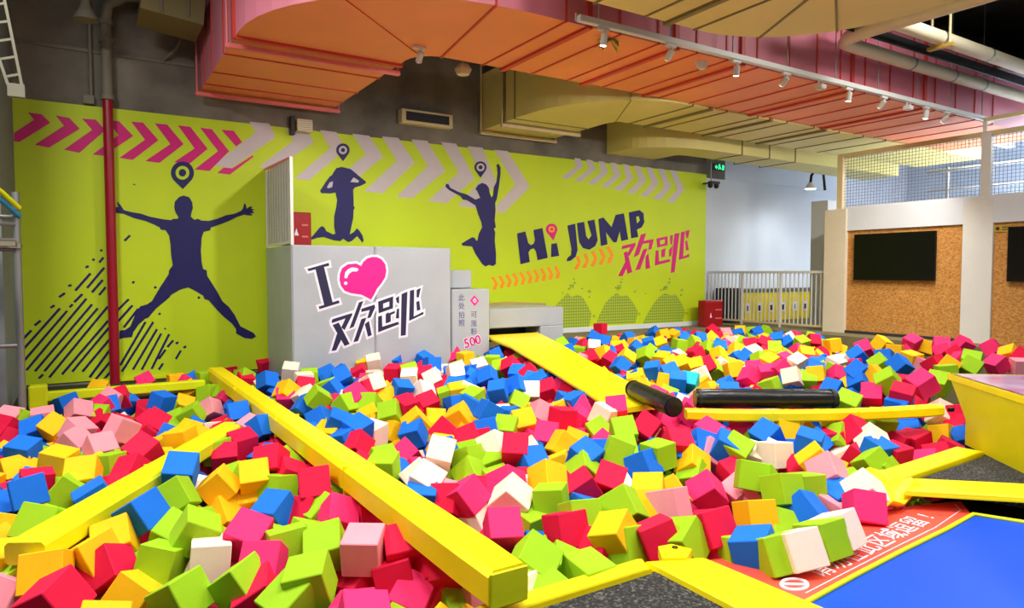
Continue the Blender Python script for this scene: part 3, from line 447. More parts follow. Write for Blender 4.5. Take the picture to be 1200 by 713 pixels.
# ================================================================== near deck: pads, beds, lane
bd = thing('trampoline_bed', 'black speckled trampoline bed framed by yellow pads at bottom centre', 'trampoline', (1.4, 1.3, ZD - .03))
MB().span((.2, .2, ZD - .04), (2.235, 2.31, -.3)).build('bed', black_bed, bd)
bd = thing('trampoline_bed', 'black speckled trampoline bed in front of the yellow box at right', 'trampoline', (5.2, 2.1, ZD - .03))
MB().prism([(4.56, 2.37), (6.3, 2.43), (6.3, 1.2), (5.0, 1.2), (4.74, 2.0)], 'z', -.33, -.272).build('bed', black_bed, bd)
def pad(label, quad, z0, z1, name='frame_pad'):
    """padded frame cover: a soft four cornered slab"""
    c = [sum(q[i] for q in quad) / 4 for i in (0, 1)]
    t = thing(name, label, 'pad', (c[0], c[1], z0))
    n = 4; V = []; F = []
    lv = [(z0, 0.), (z1 - .03, 0.), (z1 - .008, .012), (z1, .035)]
    for z, ins in lv:
        for q in quad:
            d = Vector((c[0] - q[0], c[1] - q[1], 0)); d.normalize(); V.append(Vector((q[0], q[1], z)) + d * ins * 1.4)
    for i in range(3):
        for j in range(4): F.append((i * 4 + j, i * 4 + (j + 1) % 4, i * 4 + 4 + (j + 1) % 4, i * 4 + 4 + j))
    F += [(3, 2, 1, 0), (12, 13, 14, 15)]
    MB().add(V, F).build('cover', yellow_vinyl, t)
    return t
pad('yellow frame pad along the front rim at bottom centre', [(1.3, 2.3), (2.21, 2.3), (2.26, 2.41), (1.3, 2.41)], ZD - .06, ZP)
pt = pad('wide yellow frame pad running towards the camera beside the blue lane', [(2.225, .6), (2.6, .6), (2.5, 2.28), (2.235, 2.39)], ZD - .06, ZP)
ey = MB().prism([(2.30, 2.33), (2.40, 2.27), (2.50, 2.33), (2.46, 2.43), (2.38, 2.44)], 'z', ZP - .04, ZP + .012).build('corner_flap', yellow_vinyl, pt)
ring = MB().tube([Vector((2.44 + .012 * math.cos(a * .785), 2.385 + .012 * math.sin(a * .785), ZP + .014)) for a in range(9)], .004, 6).build('eyelet', black_plastic, pt)
pad('yellow frame pad above the end of the blue lane at right', [(4.24, 2.24), (4.76, 1.74), (5.08, 1.86), (4.54, 2.36)], -.271, -.235)
pad('yellow frame pad along the pit rim below the yellow box', [(4.45, 2.38), (5.75, 2.44), (5.75, 2.62), (4.42, 2.56)], ZD - .06, -.245)
ft = thing('corner_flap', 'crumpled yellow corner flap between white cube and blue lane', 'pad', (4.2, 2.45, ZD))
V = []; F = []; rnd = random.Random(3); NX = 9; NY = 7
for i in range(NX):
    for j in range(NY):
        x = 3.98 + .5 * i / (NX - 1); y = 2.22 + .4 * j / (NY - 1)
        z = ZD + .05 + .07 * math.sin(i * 1.1 + j * .7) * math.sin(j * .9 + .4) + .07 * (i / NX) + rnd.uniform(-.012, .012)
        V.append((x + rnd.uniform(-.012, .012), y + rnd.uniform(-.012, .012), z))
for i in range(NX - 1):
    for j in range(NY - 1): a = i * NY + j; F.append((a, a + 1, a + NY + 1, a + NY))
o = MB().add(V, F).build('cover', yellow_vinyl, ft, True)
m_ = o.modifiers.new('t', 'SOLIDIFY'); m_.thickness = .012
lane = thing('tumbling_lane', 'bright blue tumbling lane with a red warning strip beside the pit', 'trampoline', (3.4, 1.4, ZD - .05))
MB().prism([(2.605, .2), (5.2, .2), (4.62, 1.75), (4.5, 1.97), (4.1, 1.93), (3.6, 1.90), (3.1, 1.86), (2.68, 1.82), (2.605, 1.815)], 'z', ZD - .06, ZD - .004).build('bed', blue_bed, lane)
o = MB().prism([(2.56, 1.81), (2.68, 1.82), (3.1, 1.86), (3.6, 1.90), (4.1, 1.93), (4.5, 1.97), (4.72, 2.13), (4.4, 2.24), (4.0, 2.32), (2.51, 2.36)], 'z', ZD - .06, ZD).build('warning_strip', red_strip, lane)
MB().tube([(2.6, 1.815, ZD), (2.68, 1.82, ZD), (3.1, 1.86, ZD), (3.6, 1.90, ZD), (4.1, 1.93, ZD), (4.52, 1.97, ZD), (4.64, 1.72, ZD), (4.9, 1.1, ZD)], .014, 6).build('edge_piping', lime_vinyl, lane)
MB().tube([(2.75, 1.875, ZD + .001), (3.1, 1.905, ZD + .001), (3.6, 1.945, ZD + .001), (4.1, 1.98, ZD + .001), (4.53, 2.045, ZD + .001), (4.62, 2.12, ZD + .001)], .003, 5).build('dotted_line', white_print, lane)
def on_deck(x, y, rot): return Matrix.Translation((x, y, ZD + .002)) @ Matrix.Rotation(rot, 4, 'Z')
for i, ch in enumerate('请勿在此区域逗留!'):
    f_ = i / 8; text_part('character', ch, .15 if i < 8 else .13, on_deck(3.02 + 1.22 * f_, 1.985 + .115 * f_ ** 1.3, .07 + .05 * f_), white_print, lane, .001)
ri = MB().tube([(2.78 + .07 * math.cos(a * math.pi / 12), 1.955 + .05 * math.sin(a * math.pi / 12), ZD + .002) for a in range(25)], .009, 6); ri.build('ring_mark', white_print, lane)
MB().beam((2.735, 1.985, ZD + .003), (2.825, 1.925, ZD + .003), .018, .006).build('ring_bar', white_print, lane)

# yellow box at right
A = Vector((5.93, 2.66, ZP)); B = Vector((5.1, 1.70, ZP)); nrm = Vector((.757, -.654, 0)); zt = .255
bxx = thing('padded_box', 'bright yellow padded box with glossy photo top at right edge', 'padded box', (5.9, 1.9, ZD))
V = [A, B, B + nrm * .75, A + nrm * .75]
back = Vector((.654, .757, 0)) * .34
V2 = [v.copy() for v in V]; V2[0] = A + back * .9; V2[3] = V[3] + back * .9
mb = MB()
top = zt - ZP
V3 = [V[0], V[1], V[2], V[3]]; mid = [A + Vector((0, 0, .20)), B + Vector((0, 0, .20)), V[2] + Vector((0, 0, .20)), V[3] + Vector((0, 0, .20))]
tp = [V2[0] + Vector((0, 0, top)), V2[1] + Vector((0, 0, top)), V2[2] + Vector((0, 0, top)), V2[3] + Vector((0, 0, top))]
mb.add(V3 + mid + tp, [(3, 2, 1, 0)] + [(i * 4 + j, i * 4 + (j + 1) % 4, i * 4 + 4 + (j + 1) % 4, i * 4 + 4 + j) for i in range(2) for j in range(4)] + [(8, 9, 10, 11)])
mb.build('body', mat('deep_yellow_vinyl', (208, 196, 0), .45, var=.03, bump=.15, bscale=7), bxx)
cc = sum(tp, Vector()) / 4
rim = [t_ + (t_ - cc).normalized() * .012 for t_ in tp]
mb = MB().add([r_ - Vector((0, 0, .05)) for r_ in rim] + rim, [(3, 2, 1, 0), (4, 5, 6, 7)] + [(j, (j + 1) % 4, 4 + (j + 1) % 4, 4 + j) for j in range(4)])
mb.build('lid', yellow_vinyl, bxx)
ins = [t_ + (cc - t_).normalized() * .06 + Vector((0, 0, .004)) for t_ in rim]
MB().add(ins, [(0, 1, 2, 3)]).build('photo_top', poster_m, bxx)
MB().box(A + back * .6 + Vector((-.02, .01, .24)), (.05, .03, .03)).build('bracket', black_plastic, bxx)

# back rim of the pit at left
rb = thing('rim_pad', 'low yellow pad along the back left rim of the pit', 'pad', (.4, 8.62, -.3))
MB().beam((-.42, 8.58, -.19), (1.15, 8.58, -.19), .12, .1, .012).build('cover', lime_vinyl, rb)
MB().span((-.52, 8.46, -.3), (-.36, 8.62, -.06), .012).build('end_block', lime_vinyl, rb)
tag(MB().span((.1, 10.0, -.29), (.95, 10.055, -.24), .006).build('floor_strip', lime_vinyl), 'thin lime padding strip on the floor below the mural stripes', 'pad')

# ================================================================== pipes and wall fittings
rp = thing('standpipe', 'vertical pipe before the mural, red below and grey above', 'pipe', (.29, 9.96, -.3))
MB().tube([(.29, 9.96, -.3), (.29, 9.96, 3.26)], .058, 14).build('red_length', red_pipe_m, rp)['label'] = 'dark red painted length'
MB().tube([(.29, 9.96, 3.26), (.29, 9.96, 4.2)], .062, 14).tube([(.29, 9.96, 4.2), (.32, 9.9, 4.4), (.5, 9.8, 4.5), (.9, 9.7, 4.55), (3, 9.7, 4.55)], .062, 14).build('grey_length', grey_pipe_m, rp)
for z in (3.28, 3.98, 4.2): MB().tube([(.29, 9.96, z - .03), (.29, 9.96, z + .03)], .08, 14).build('coupling', grey_pipe_m, rp)
cn = thing('wall_conduit', 'thin grey conduit ending in a small box above the mural', 'conduit', (.1, 10.05, 3.2))
MB().tube([(.12, 10.04, 3.22), (.12, 10.04, 5.3)], .022, 8).build('tube', grey_pipe_m, cn)
MB().span((.03, 10.0, 3.19), (.15, 10.075, 3.3), .006).build('junction_box', grey_pipe_m, cn)
wc = thing('hanging_cable', 'pale slack cable hanging down the wall near the ceiling', 'cable', (.95, 9.9, 3.8))
MB().tube([(1.32, 9.5, 4.75), (1.2, 9.75, 4.3), (1.08, 9.95, 4.02), (.93, 10.05, 3.86)], .018, 6).build('cable', grey_pipe_m, wc)
hl_ = thing('pendant_lamp', 'dusty bell shaped lamp hanging high at top left', 'lamp', (.08, 9.3, 3.98))
MB().tube([(.08, 9.3, 3.98), (.08, 9.3, 4.02), (.08, 9.3, 4.12), (.08, 9.3, 4.2), (.08, 9.3, 4.27)], .1, 16, radii=[.125, .12, .062, .045, .03]).build('shade', grey_pipe_m, hl_, True)
MB().tube([(.08, 9.3, 4.27), (.08, 9.3, 4.95)], .012, 6).build('rod', grey_pipe_m, hl_)
bk = MB().span((-2, 9.05, 4.62), (1.3, 9.2, 4.76)).build('ceiling_rail', grey_pipe_m); tag(bk, 'grey steel rail crossing below the dark ceiling at top left', 'rail')
xd = thing('old_duct', 'dull olive box duct near the ceiling left of the coral duct', 'duct', (1.1, 9.2, 4.1))
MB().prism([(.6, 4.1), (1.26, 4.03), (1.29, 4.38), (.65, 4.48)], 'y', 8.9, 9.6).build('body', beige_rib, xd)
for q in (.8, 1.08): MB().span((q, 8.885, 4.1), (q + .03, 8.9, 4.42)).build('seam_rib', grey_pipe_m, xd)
vt = thing('air_vent', 'wide air conditioning vent on the concrete above the mural', 'vent', (4.64, 9.95, 3.42))
vf = MB().span((4.2, 9.92, 3.42), (5.08, 10.08, 3.64), .01).build('frame', cream_metal, vt)
MB().span((4.27, 9.912, 3.465), (5.01, 9.92, 3.6)).build('slot', black_plastic, vf)
for q in range(4): MB().span((4.28, 9.905, 3.48 + q * .03), (5.0, 9.912, 3.486 + q * .03)).build('louvre', dark_grey, vf)
sk = thing('wall_speaker', 'small pale louvred box with dark bracket on the mural top edge', 'speaker', (2.7, 9.97, 3.1))
kb = MB().span((2.6, 9.9, 3.12), (2.82, 10.05, 3.29), .008).build('body', cream_metal, sk)
MB().span((2.53, 9.95, 3.07), (2.585, 10.05, 3.33)).build('bracket', dark_grey, sk)
for q in range(5): MB().span((2.62, 9.893, 3.14 + q * .028), (2.8, 9.9, 3.15 + q * .028)).build('louvre', steel, kb)
ex = thing('exit_sign', 'green glowing emergency exit sign hanging at the right end of the mural', 'sign', (10.95, 9.6, 3.17))
MB().span((10.78, 9.6, 3.165), (11.13, 9.64, 3.315), .005).build('case', black_plastic, ex)
gx = 10.955; gz = 3.24
MB().span((gx - .02, 9.594, gz + .03), (gx + .015, 9.6, gz + .06)).prism([(gx - .05, gz - .04), (gx - .01, gz - .01), (gx - .02, gz + .03), (gx + .02, gz + .03), (gx + .03, gz - .005), (gx + .06, gz - .04), (gx + .03, gz - .04), (gx + .005, gz - .02), (gx - .02, gz - .045)], 'y', 9.594, 9.6).build('running_figure', exit_glow, ex)
MB().prism([(gx - .13, gz), (gx - .09, gz + .04), (gx - .09, gz - .04)], 'y', 9.594, 9.6).span((gx - .09, 9.594, gz - .015), (gx - .05, 9.6, gz + .015)).build('arrow', exit_glow, ex)
MB().span((gx + .08, 9.594, gz - .05), (gx + .13, 9.6, gz + .05)).build('door_mark', exit_glow, ex)
MB().tube([(10.74, 9.62, 2.95), (10.74, 9.62, 5.3)], .012, 6).build('rod', steel, ex)
MB().tube([(10.8, 9.62, 3.31), (10.8, 9.62, 5.3)], .008, 6).build('rod', steel, ex)
cv = thing('security_camera', 'small black dome camera pair at the mural right end', 'camera', (11.0, 9.8, 2.88))
MB().span((10.98, 9.8, 2.95), (11.03, 10.06, 2.975)).span((10.9, 9.75, 2.93), (11.15, 9.85, 2.98)).build('bracket', dark_grey, cv)
for xx in (10.92, 11.1): MB().tube([(xx, 9.8, 2.93), (xx, 9.8, 2.9), (xx, 9.8, 2.86), (xx, 9.8, 2.84)], .05, 12, radii=[.05, .055, .045, .015]).build('dome', black_plastic, cv, True)

# ================================================================== ducts
def duct(name, label, frames, z0, z1, m, mr, ribs, flanges, hangers=(), ms=None):
    """frames: list of (left xy, right xy) pairs along the run; box section between z0 and z1"""
    c = frames[len(frames) // 2]
    t = thing(name, label, 'duct', ((c[0][0] + c[1][0]) / 2, (c[0][1] + c[1][1]) / 2, z0))
    V = []; F = []
    for l, r in frames: V += [(l[0], l[1], z0), (r[0], r[1], z0), (r[0], r[1], z1), (l[0], l[1], z1)]
    for i in range(len(frames) - 1):
        for j in range(4): F.append((i * 4 + j, i * 4 + (j + 1) % 4, i * 4 + 4 + (j + 1) % 4, i * 4 + 4 + j))
    n = len(frames) - 1
    F += [(0, 1, 2, 3), (n * 4, n * 4 + 1, n * 4 + 2, n * 4 + 3)]
    low = [f_ for k_, f_ in enumerate(F) if k_ % 4 == 0 and k_ < n * 4]; side = [f_ for k_, f_ in enumerate(F) if not (k_ % 4 == 0 and k_ < n * 4)]
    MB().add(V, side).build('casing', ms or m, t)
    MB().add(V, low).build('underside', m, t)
    def ringbox(l, r, u, wid, pr, mm, nm):
        l = Vector((l[0], l[1], 0)); r = Vector((r[0], r[1], 0)); a = (r - l).normalized(); W = (r - l).length
        u = Vector((u[0], u[1], 0)).normalized(); cen = (l + r) / 2; R = Matrix((a, u, Vector((0, 0, 1)))).transposed()
        b = MB(); b.box(cen + Vector((0, 0, z0 - pr / 2)), (W + 2 * pr, wid, pr), R); b.box(cen + Vector((0, 0, z1 + pr / 2)), (W + 2 * pr, wid, pr), R)
        b.box(l - a * pr / 2 + Vector((0, 0, (z0 + z1) / 2)), (pr, wid, z1 - z0), R); b.box(r + a * pr / 2 + Vector((0, 0, (z0 + z1) / 2)), (pr, wid, z1 - z0), R)
        return b.build(nm, mm, t)
    for (l, r, u) in ribs: ringbox(l, r, u, .022, .012, mr, 'seam_rib')
    for (l, r, u) in flanges: ringbox(l, r, u, .06, .03, mr, 'flange')
    for (l, r, mm) in hangers:
        l = Vector((l[0], l[1], z0 - .055)); r = Vector((r[0], r[1], z0 - .055)); a = (r - l).normalized()
        MB().beam(l - a * .07, r + a * .07, .06, .05, .006).build('hanger_bar', mm, t)
        for q in (l - a * .05, r + a * .05): MB().tube([q, (q.x, q.y, 5.3)], .014, 6).build('hanger_rod', mm, t)
    return t
def arc(c, r, a0, a1, n): return [(c[0] + r[0] * math.cos(math.radians(a0 + (a1 - a0) * i / n)), c[1] + r[1] * math.sin(math.radians(a0 + (a1 - a0) * i / n))) for i in range(n + 1)]
# coral duct: along the hall, then turning to the back wall at left
outer = [(14.5, 5.35)] + arc((3.46, 7.3), (2.11, 1.95), 270, 180, 12) + [(1.35, 10.07)]
inner = [(14.5, 6.95)] + arc((3.46, 7.3), (.33, .35), 270, 180, 12) + [(3.13, 10.07)]
fr = list(zip(outer, inner))
ribsx = [3.95, 4.62, 5.15, 5.72, 6.2, 6.72, 7.3, 7.85, 8.35, 8.9, 9.5, 10.1, 10.7, 11.3, 11.9, 12.5]
duct('coral_duct', 'large coral painted air duct bending to the wall over the pit', fr, 3.5, 4.45, bounce_lit_duct, coral_rib,
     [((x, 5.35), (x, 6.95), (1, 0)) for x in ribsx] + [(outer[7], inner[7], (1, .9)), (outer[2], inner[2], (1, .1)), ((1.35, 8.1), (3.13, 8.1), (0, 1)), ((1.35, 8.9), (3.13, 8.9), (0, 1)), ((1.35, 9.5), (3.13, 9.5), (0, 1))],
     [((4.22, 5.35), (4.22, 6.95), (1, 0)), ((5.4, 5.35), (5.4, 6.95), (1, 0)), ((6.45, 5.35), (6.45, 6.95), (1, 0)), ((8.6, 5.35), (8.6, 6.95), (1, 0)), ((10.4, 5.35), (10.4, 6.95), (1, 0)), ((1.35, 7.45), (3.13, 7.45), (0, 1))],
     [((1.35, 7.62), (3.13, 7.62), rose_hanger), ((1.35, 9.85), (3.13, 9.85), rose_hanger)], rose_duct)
# beige duct behind it
outer = [(16, 6.98)] + arc((7.2, 8.7), (1.52, 1.72), 270, 180, 12) + [(5.68, 10.07)]
inner = [(16, 8.32)] + arc((7.2, 8.7), (.1, .38), 270, 180, 12) + [(7.1, 10.07)]
duct('beige_duct', 'long beige air duct behind the coral duct bending to the wall', list(zip(outer, inner)), 3.48, 4.4, beige_duct, beige_rib,
     [((x, 6.98), (x, 8.32), (1, 0)) for x in (7.4, 8.1, 8.8, 9.5, 10.2, 10.9, 11.6, 12.3, 13)] + [(outer[5], inner[5], (1, .8)), ((5.68, 9.0), (7.1, 9.0), (0, 1))],
     [((7.75, 6.98), (7.75, 8.32), (1, 0)), ((9.1, 6.98), (9.1, 8.32), (1, 0)), ((10.5, 6.98), (10.5, 8.32), (1, 0)), ((5.68, 9.3), (7.1, 9.3), (0, 1))],
     [((5.68, 9.3), (7.1, 9.3), cream_metal), ((5.68, 9.98), (7.1, 9.98), cream_metal)])
# near beige duct turning towards the camera
outer = [(3.3, 4.85)] + arc((5.2, 3.42), (1.37, 1.43), 90, 0, 12) + [(6.57, 1.0)]
inner = [(3.3, 3.45)] + arc((5.2, 3.42), (.1, .05), 90, 0, 12) + [(5.3, 1.0)]
duct('yellow_beige_duct', 'near yellowish beige duct curving overhead at the top of the view', list(zip(outer, inner)), 3.5, 4.4, beige_duct, beige_rib,
     [((x, 4.85), (x, 3.45), (1, 0)) for x in (3.9, 4.5, 5.15)] + [(outer[5], inner[5], (1, -.8)), (outer[9], inner[9], (.5, -1))],
     [((4.78, 4.85), (4.78, 3.45), (1, 0))])
# third short beige branch further back
outer = [(16, 8.75)] + arc((9.9, 9.5), (1.5, .75), 270, 180, 10) + [(8.4, 10.07)]
inner = [(16, 9.6)] + arc((9.9, 9.5), (.3, .1), 270, 180, 10) + [(9.6, 10.07)]
duct('branch_duct', 'small beige branch duct meeting the wall above the mural chevrons', list(zip(outer, inner)), 3.34, 3.9, beige_duct, beige_rib,
     [((x, 8.75), (x, 9.6), (1, 0)) for x in (10.6, 11.4, 12.2)], [])
sm = thing('duct_sensor', 'small white round sensor under the coral duct', 'sensor', (6.0, 5.6, 3.42))
MB().tube([(6.02, 5.55, 3.5), (6.02, 5.55, 3.45), (6.02, 5.55, 3.42)], .06, 14, radii=[.07, .06, .03]).build('body', white_metal, sm)
sm = thing('duct_sensor', 'round ceiling detector tucked beneath the coral duct near its bend', 'sensor', (3.8, 7.1, 3.36))
MB().tube([(3.78, 7.12, 3.5), (3.78, 7.12, 5.3)], .012, 6).build('rod', steel, sm)
MB().tube([(3.78, 7.12, 3.52), (3.78, 7.12, 3.46), (3.78, 7.12, 3.4)], .08, 14, radii=[.06, .1, .07]).build('body', cream_metal, sm)
wr_ = thing('hanging_garland', 'small green and yellow garland hanging under the coral duct behind a spotlight', 'decoration', (4.6, 5.5, 3.4))
rnd = random.Random(8)
for k in range(16):
    a = rnd.uniform(0, 6.28); l = rnd.uniform(.1, .19); q = Vector((4.62 + rnd.uniform(-.05, .05), 5.5, 3.49)); e = q + Vector((math.cos(a) * l, math.sin(a) * l * .6, -rnd.uniform(.02, .12)))
    s_ = (e - q).cross(Vector((0, 0, 1))).normalized() * .022
    mm = (q + e) / 2 + Vector((0, 0, .02))
    MB().add([q, mm + s_, e, mm - s_], [(0, 1, 2, 3)]).build('leaf', mat('leaf_green', (96, 120, 30), .6) if k == 0 else (MATS['leaf_green'] if k % 3 else gold), wr_)

# cream insulated pipes high at right
def pipe(label, path, r, rings):
    t = thing('insulated_pipe', label, 'pipe', path[0])
    MB().tube(path, r, 16).build('tube', cream_pipe_m, t)
    for p, u in rings:
        p = Vector(p); u = Vector(u).normalized() * .02; MB().tube([p - u, p + u], r * 1.06, 16).build('clamp', steel, t)
    return t
pipe('cream insulated pipe turning from the coral duct side towards the camera', [(7.95, 2.2, 3.96), (7.93, 3.5, 3.96), (7.9, 4.7, 3.96), (7.92, 4.98, 3.95), (8.05, 5.1, 3.95), (8.3, 5.12, 3.95), (10.5, 5.12, 3.95), (15, 5.12, 3.95)], .085, [((9.6, 5.12, 3.95), (1, 0, 0)), ((10.7, 5.12, 3.95), (1, 0, 0)), ((11.6, 5.12, 3.95), (1, 0, 0))])
pipe('upper cream insulated pipe clamped near the dark ceiling at top right', [(7.4, 4.62, 4.1), (10, 4.62, 4.1), (15, 4.62, 4.1)], .09, [((9.35, 4.62, 4.1), (1, 0, 0)), ((10.6, 4.62, 4.1), (1, 0, 0))])
hg = thing('pipe_hanger', 'steel rod hanger with clamp holding the upper cream pipe', 'hanger', (9.35, 4.62, 4.0))
for dy in (-.11, .11): MB().tube([(9.35, 4.62 + dy, 4.0), (9.35, 4.62 + dy, 5.2)], .016, 8).build('rod', cream_metal, hg)
MB().span((9.31, 4.47, 3.97), (9.39, 4.77, 4.01)).build('bar', gold, hg)
for q in range(7):
    t = MB().tube([(7.6 + q * .05, 4.86 + .02 * q, 3.98 + .03 * q), (11, 4.86 + .02 * q, 3.98 + .03 * q), (15, 4.86 + .02 * q, 3.98 + .03 * q)], .014, 6).build('power_cable', cable_m)
    tag(t, ['lowest', 'second lowest', 'third lowest', 'middle', 'third highest', 'second highest', 'highest'][q] + ' black power cable in the bundle between the two cream pipes', 'cable', 'power cables between the cream pipes')

# lighting track with spotlights
tr = thing('lighting_track', 'long white lighting track hung along the near edge of the coral duct', 'track', (8, 5.22, 3.46))
MB().span((4.0, 5.19, 3.47), (12.2, 5.25, 3.53), .004).build('rail', white_metal, tr)
MB().span((4.0, 5.255, 3.49), (12.2, 5.275, 3.56)).build('backing_strip', cream_metal, tr)
for q in range(9): MB().tube([(4.25 + q * .95, 5.22, 3.53), (4.25 + q * .95, 5.22, 5.3)], .008, 6).build('hanger_rod', steel, tr)
def spot(x, y, z, label, tilt=0., power=0., fwd=.1, cat='spotlight', group='white track spotlights'):
    t = thing('track_spotlight', label, cat, (x, y, z), group)
    MB().span((x - .07, y - .02, z - .035), (x + .07, y + .02, z - .002), .004).build('adapter', white_metal, t)
    MB().tube([(x + .02, y, z - .03), (x + .02, y, z - .07)], .012, 8).build('stem', white_metal, t)
    d = Vector((math.sin(tilt) * .3, fwd, -1)).normalized(); p = Vector((x + .02, y, z - .06))
    hd = MB().tube([p, p + d * .11], .034, 14).build('head', white_metal, t)
    MB().tube([p + d * .108, p + d * .112], .029, 14).build('lens', lamp_glow, hd)
    if power:
        l = D.lights.new('spotlight_beam', 'SPOT'); l.energy = power; l.spot_size = math.radians(125); l.spot_blend = .8; l.shadow_soft_size = .06; l.color = (1, .95, .86)
        q = D.objects.new('spotlight_beam', l); COL.objects.link(q); q.parent = t; q.location = (p + d * .15) - wloc(t)
        q.rotation_euler = d.to_track_quat('-Z', 'Y').to_euler()
    return t
sx_ = [4.3, 5.2, 6.2, 7.08, 8.34, 9.14, 10.22, 10.8]
nth = ['first', 'second', 'third', 'fourth', 'fifth', 'sixth', 'seventh', 'eighth']
for k, x in enumerate(sx_): spot(x, 5.22, 3.47, nth[k] + ' white track spotlight from the left under the coral duct edge', .2 * ((k % 3) - 1), 210 if k % 2 else 180, .95 if k % 2 else .15)
spot(3.06, 6.75, 3.5, 'white spotlight hanging alone in the coral duct bend', 0, 190, .8)
for x, k in ((7.75, 'left'), (9.75, 'right')):
    t = thing('track_floodlight', 'squat white floodlight on the lighting track, the %s one of two' % k, 'spotlight', (x, 5.22, 3.36), 'squat floodlights on the track')
    MB().span((x - .05, 5.17, 3.36), (x + .05, 5.27, 3.42), .008).build('head', white_metal, t)
    for dx in (-.04, .04): MB().span((x + dx - .006, 5.21, 3.41), (x + dx + .006, 5.23, 3.47)).build('bracket', white_metal, t)

# ================================================================== right side: fence, screens, railing
mf = thing('wire_fence', 'cream framed wire mesh fence on top of the board wall', 'fence', (11.95, 5, 2.28))
for yy, wd, m_ in ((7.56, .055, cream_metal), (5.15, .07, white_metal)): MB().span((11.86, yy - wd, 2.27), (11.96, yy + wd, 3.27), .004).build('post', m_, mf)
MB().span((11.87, 2.2, 3.21), (11.95, 7.62, 3.29), .005).build('top_rail', cream_metal, mf)
MB().span((11.90, 2.2, 2.26), (11.94, 7.56, 2.31), .003).build('bottom_rail', white_metal, mf)
wm = MB()
for k in range(96): yy = 2.25 + k * .0545; wm.span((11.905, yy, 2.3), (11.91, yy + .006, 3.22))
for k in range(17): wm.span((11.902, 2.2, 2.33 + k * .054), (11.907, 7.54, 2.336 + k * .054))
stuff(wm.build('wire_mesh', mat('grey_wire', (116, 110, 112), .5, metal=.3, var=0), mf))
ul = thing('upper_rail', 'thin cream rail slanting above the mesh fence at right edge', 'rail', (11.95, 4.6, 3.5))
MB().beam((11.9, 5.2, 3.47), (11.9, 2.5, 3.53), .06, .06).build('rail', cream_metal, ul)
MB().tube([(11.9, 5.19, 3.29), (11.9, 5.19, 3.45)], .03, 8).build('stub', white_metal, ul)
def tv(label, y0, y1):
    t = thing('television', label, 'television', (11.8, (y0 + y1) / 2, .97))
    cs = MB().span((11.765, y0, .97), (11.80, y1, 1.79), .005).build('case', black_plastic, t)
    MB().span((11.762, y0 + .015, .99), (11.765, y1 - .015, 1.775)).build('screen', screen_m, cs)
    MB().span((11.80, (y0 + y1) / 2 - .25, 1.2), (11.84, (y0 + y1) / 2 + .25, 1.6)).build('wall_bracket', dark_grey, t)
tv('large black television hung on the board panel left of the white post', 5.8, 7.2)
tv('black television cut off at the right edge beside a gold plaque', 3.38, 4.78)
gq = thing('gold_plaque', 'small gold plaque on the board panel beside the right television', 'sign', (11.82, 4.88, 1.71))
pq = MB().span((11.822, 4.76, 1.72), (11.835, 5.0, 1.83), .003).build('plate', gold, gq)
MB().tube([(11.8215, 4.94, 1.775), (11.819, 4.94, 1.775)], .028, 12).build('emblem', dark_grey, pq)
MB().span((11.82, 4.78, 1.75), (11.822, 4.88, 1.765)).span((11.82, 4.78, 1.785), (11.822, 4.88, 1.8)).build('engraved_lines', dark_grey, pq)
rl = thing('safety_railing', 'white barred safety railing beyond the pit beside the end post', 'railing', (11.85, 9.2, 0))
MB().span((11.83, 7.8, 1.09), (11.88, 10.66, 1.14), .004).build('top_rail', white_metal, rl)
MB().span((11.84, 7.8, .06), (11.87, 10.66, .10)).build('bottom_rail', cream_metal, rl)
bar = None
for k in range(29):
    yy = 7.9 + k * .095
    if bar is None: bar = MB().span((11.848, yy - .009, .08), (11.866, yy + .009, 1.1)).build('bar', white_metal, rl)
    else: part_copy(bar, (0, k * .095, 0))
for yy in (7.82, 8.78, 9.73, 10.64): MB().span((11.835, yy - .022, 0), (11.88, yy + .022, 1.12), .003).build('post', white_metal, rl)
# lockers beyond the railing
first = None
for k in range(9):
    x = 12.62 + k * .42
    if first is None:
        first = thing('locker', '', 'locker', (x, 10.4, 0), 'yellow lockers beyond the railing')
        dr = MB().span((x - .205, 10.2, .0), (x + .205, 10.6, .66), .008).build('door', locker_y, first)
        MB().span((x - .205, 10.18, .66), (x + .205, 10.6, .74), .004).build('top', steel, first)
        MB().span((x - .08, 10.192, .2), (x + .08, 10.2, .42)).build('label_card', white_print, dr)
        MB().span((x - .06, 10.19, .24), (x + .02, 10.192, .36)).build('printed_panel', dark_grey, dr)
        L_ = first
    else: L_ = dup(first, (k * .42, 0, 0))
    L_['label'] = (['first', 'second', 'third', 'fourth', 'fifth', 'sixth', 'seventh', 'eighth', 'ninth'][k]) + ' low yellow locker with white label card counting from the dark cabinet'
ck = thing('dark_cabinet', 'dark grey cabinet end behind the railing left of the yellow lockers', 'cabinet', (12.2, 10.4, 0))
MB().span((11.98, 10.15, 0), (12.4, 10.6, .76), .006).build('body', dark_grey, ck)
MB().span((12.0, 10.142, .03), (12.38, 10.15, .73), .003).build('door', dark_grey, ck)
wl_ = thing('wall_lamp', 'goose neck lamp with black arm near the white column', 'lamp', (14.3, 9.6, 2.9))
MB().tube([(14.5, 9.6, 3.0), (14.42, 9.6, 3.4), (14.2, 9.6, 3.5), (13.98, 9.6, 3.3), (13.95, 9.6, 3.12)], .03, 8).build('arm', black_plastic, wl_)
MB().tube([(13.95, 9.6, 3.14), (13.95, 9.6, 3.0)], .1, 14, radii=[.05, .13]).build('shade', white_metal, wl_)
MB().tube([(13.95, 9.6, 3.0), (13.95, 9.6, 2.99)], .11, 14).build('bulb', lamp_glow, wl_)
l_ = D.lights.new('wall_lamp_light', 'SPOT'); l_.energy = 60; l_.spot_size = math.radians(160); l_.spot_blend = .6; l_.shadow_soft_size = .12; l_.color = (.88, .93, 1)
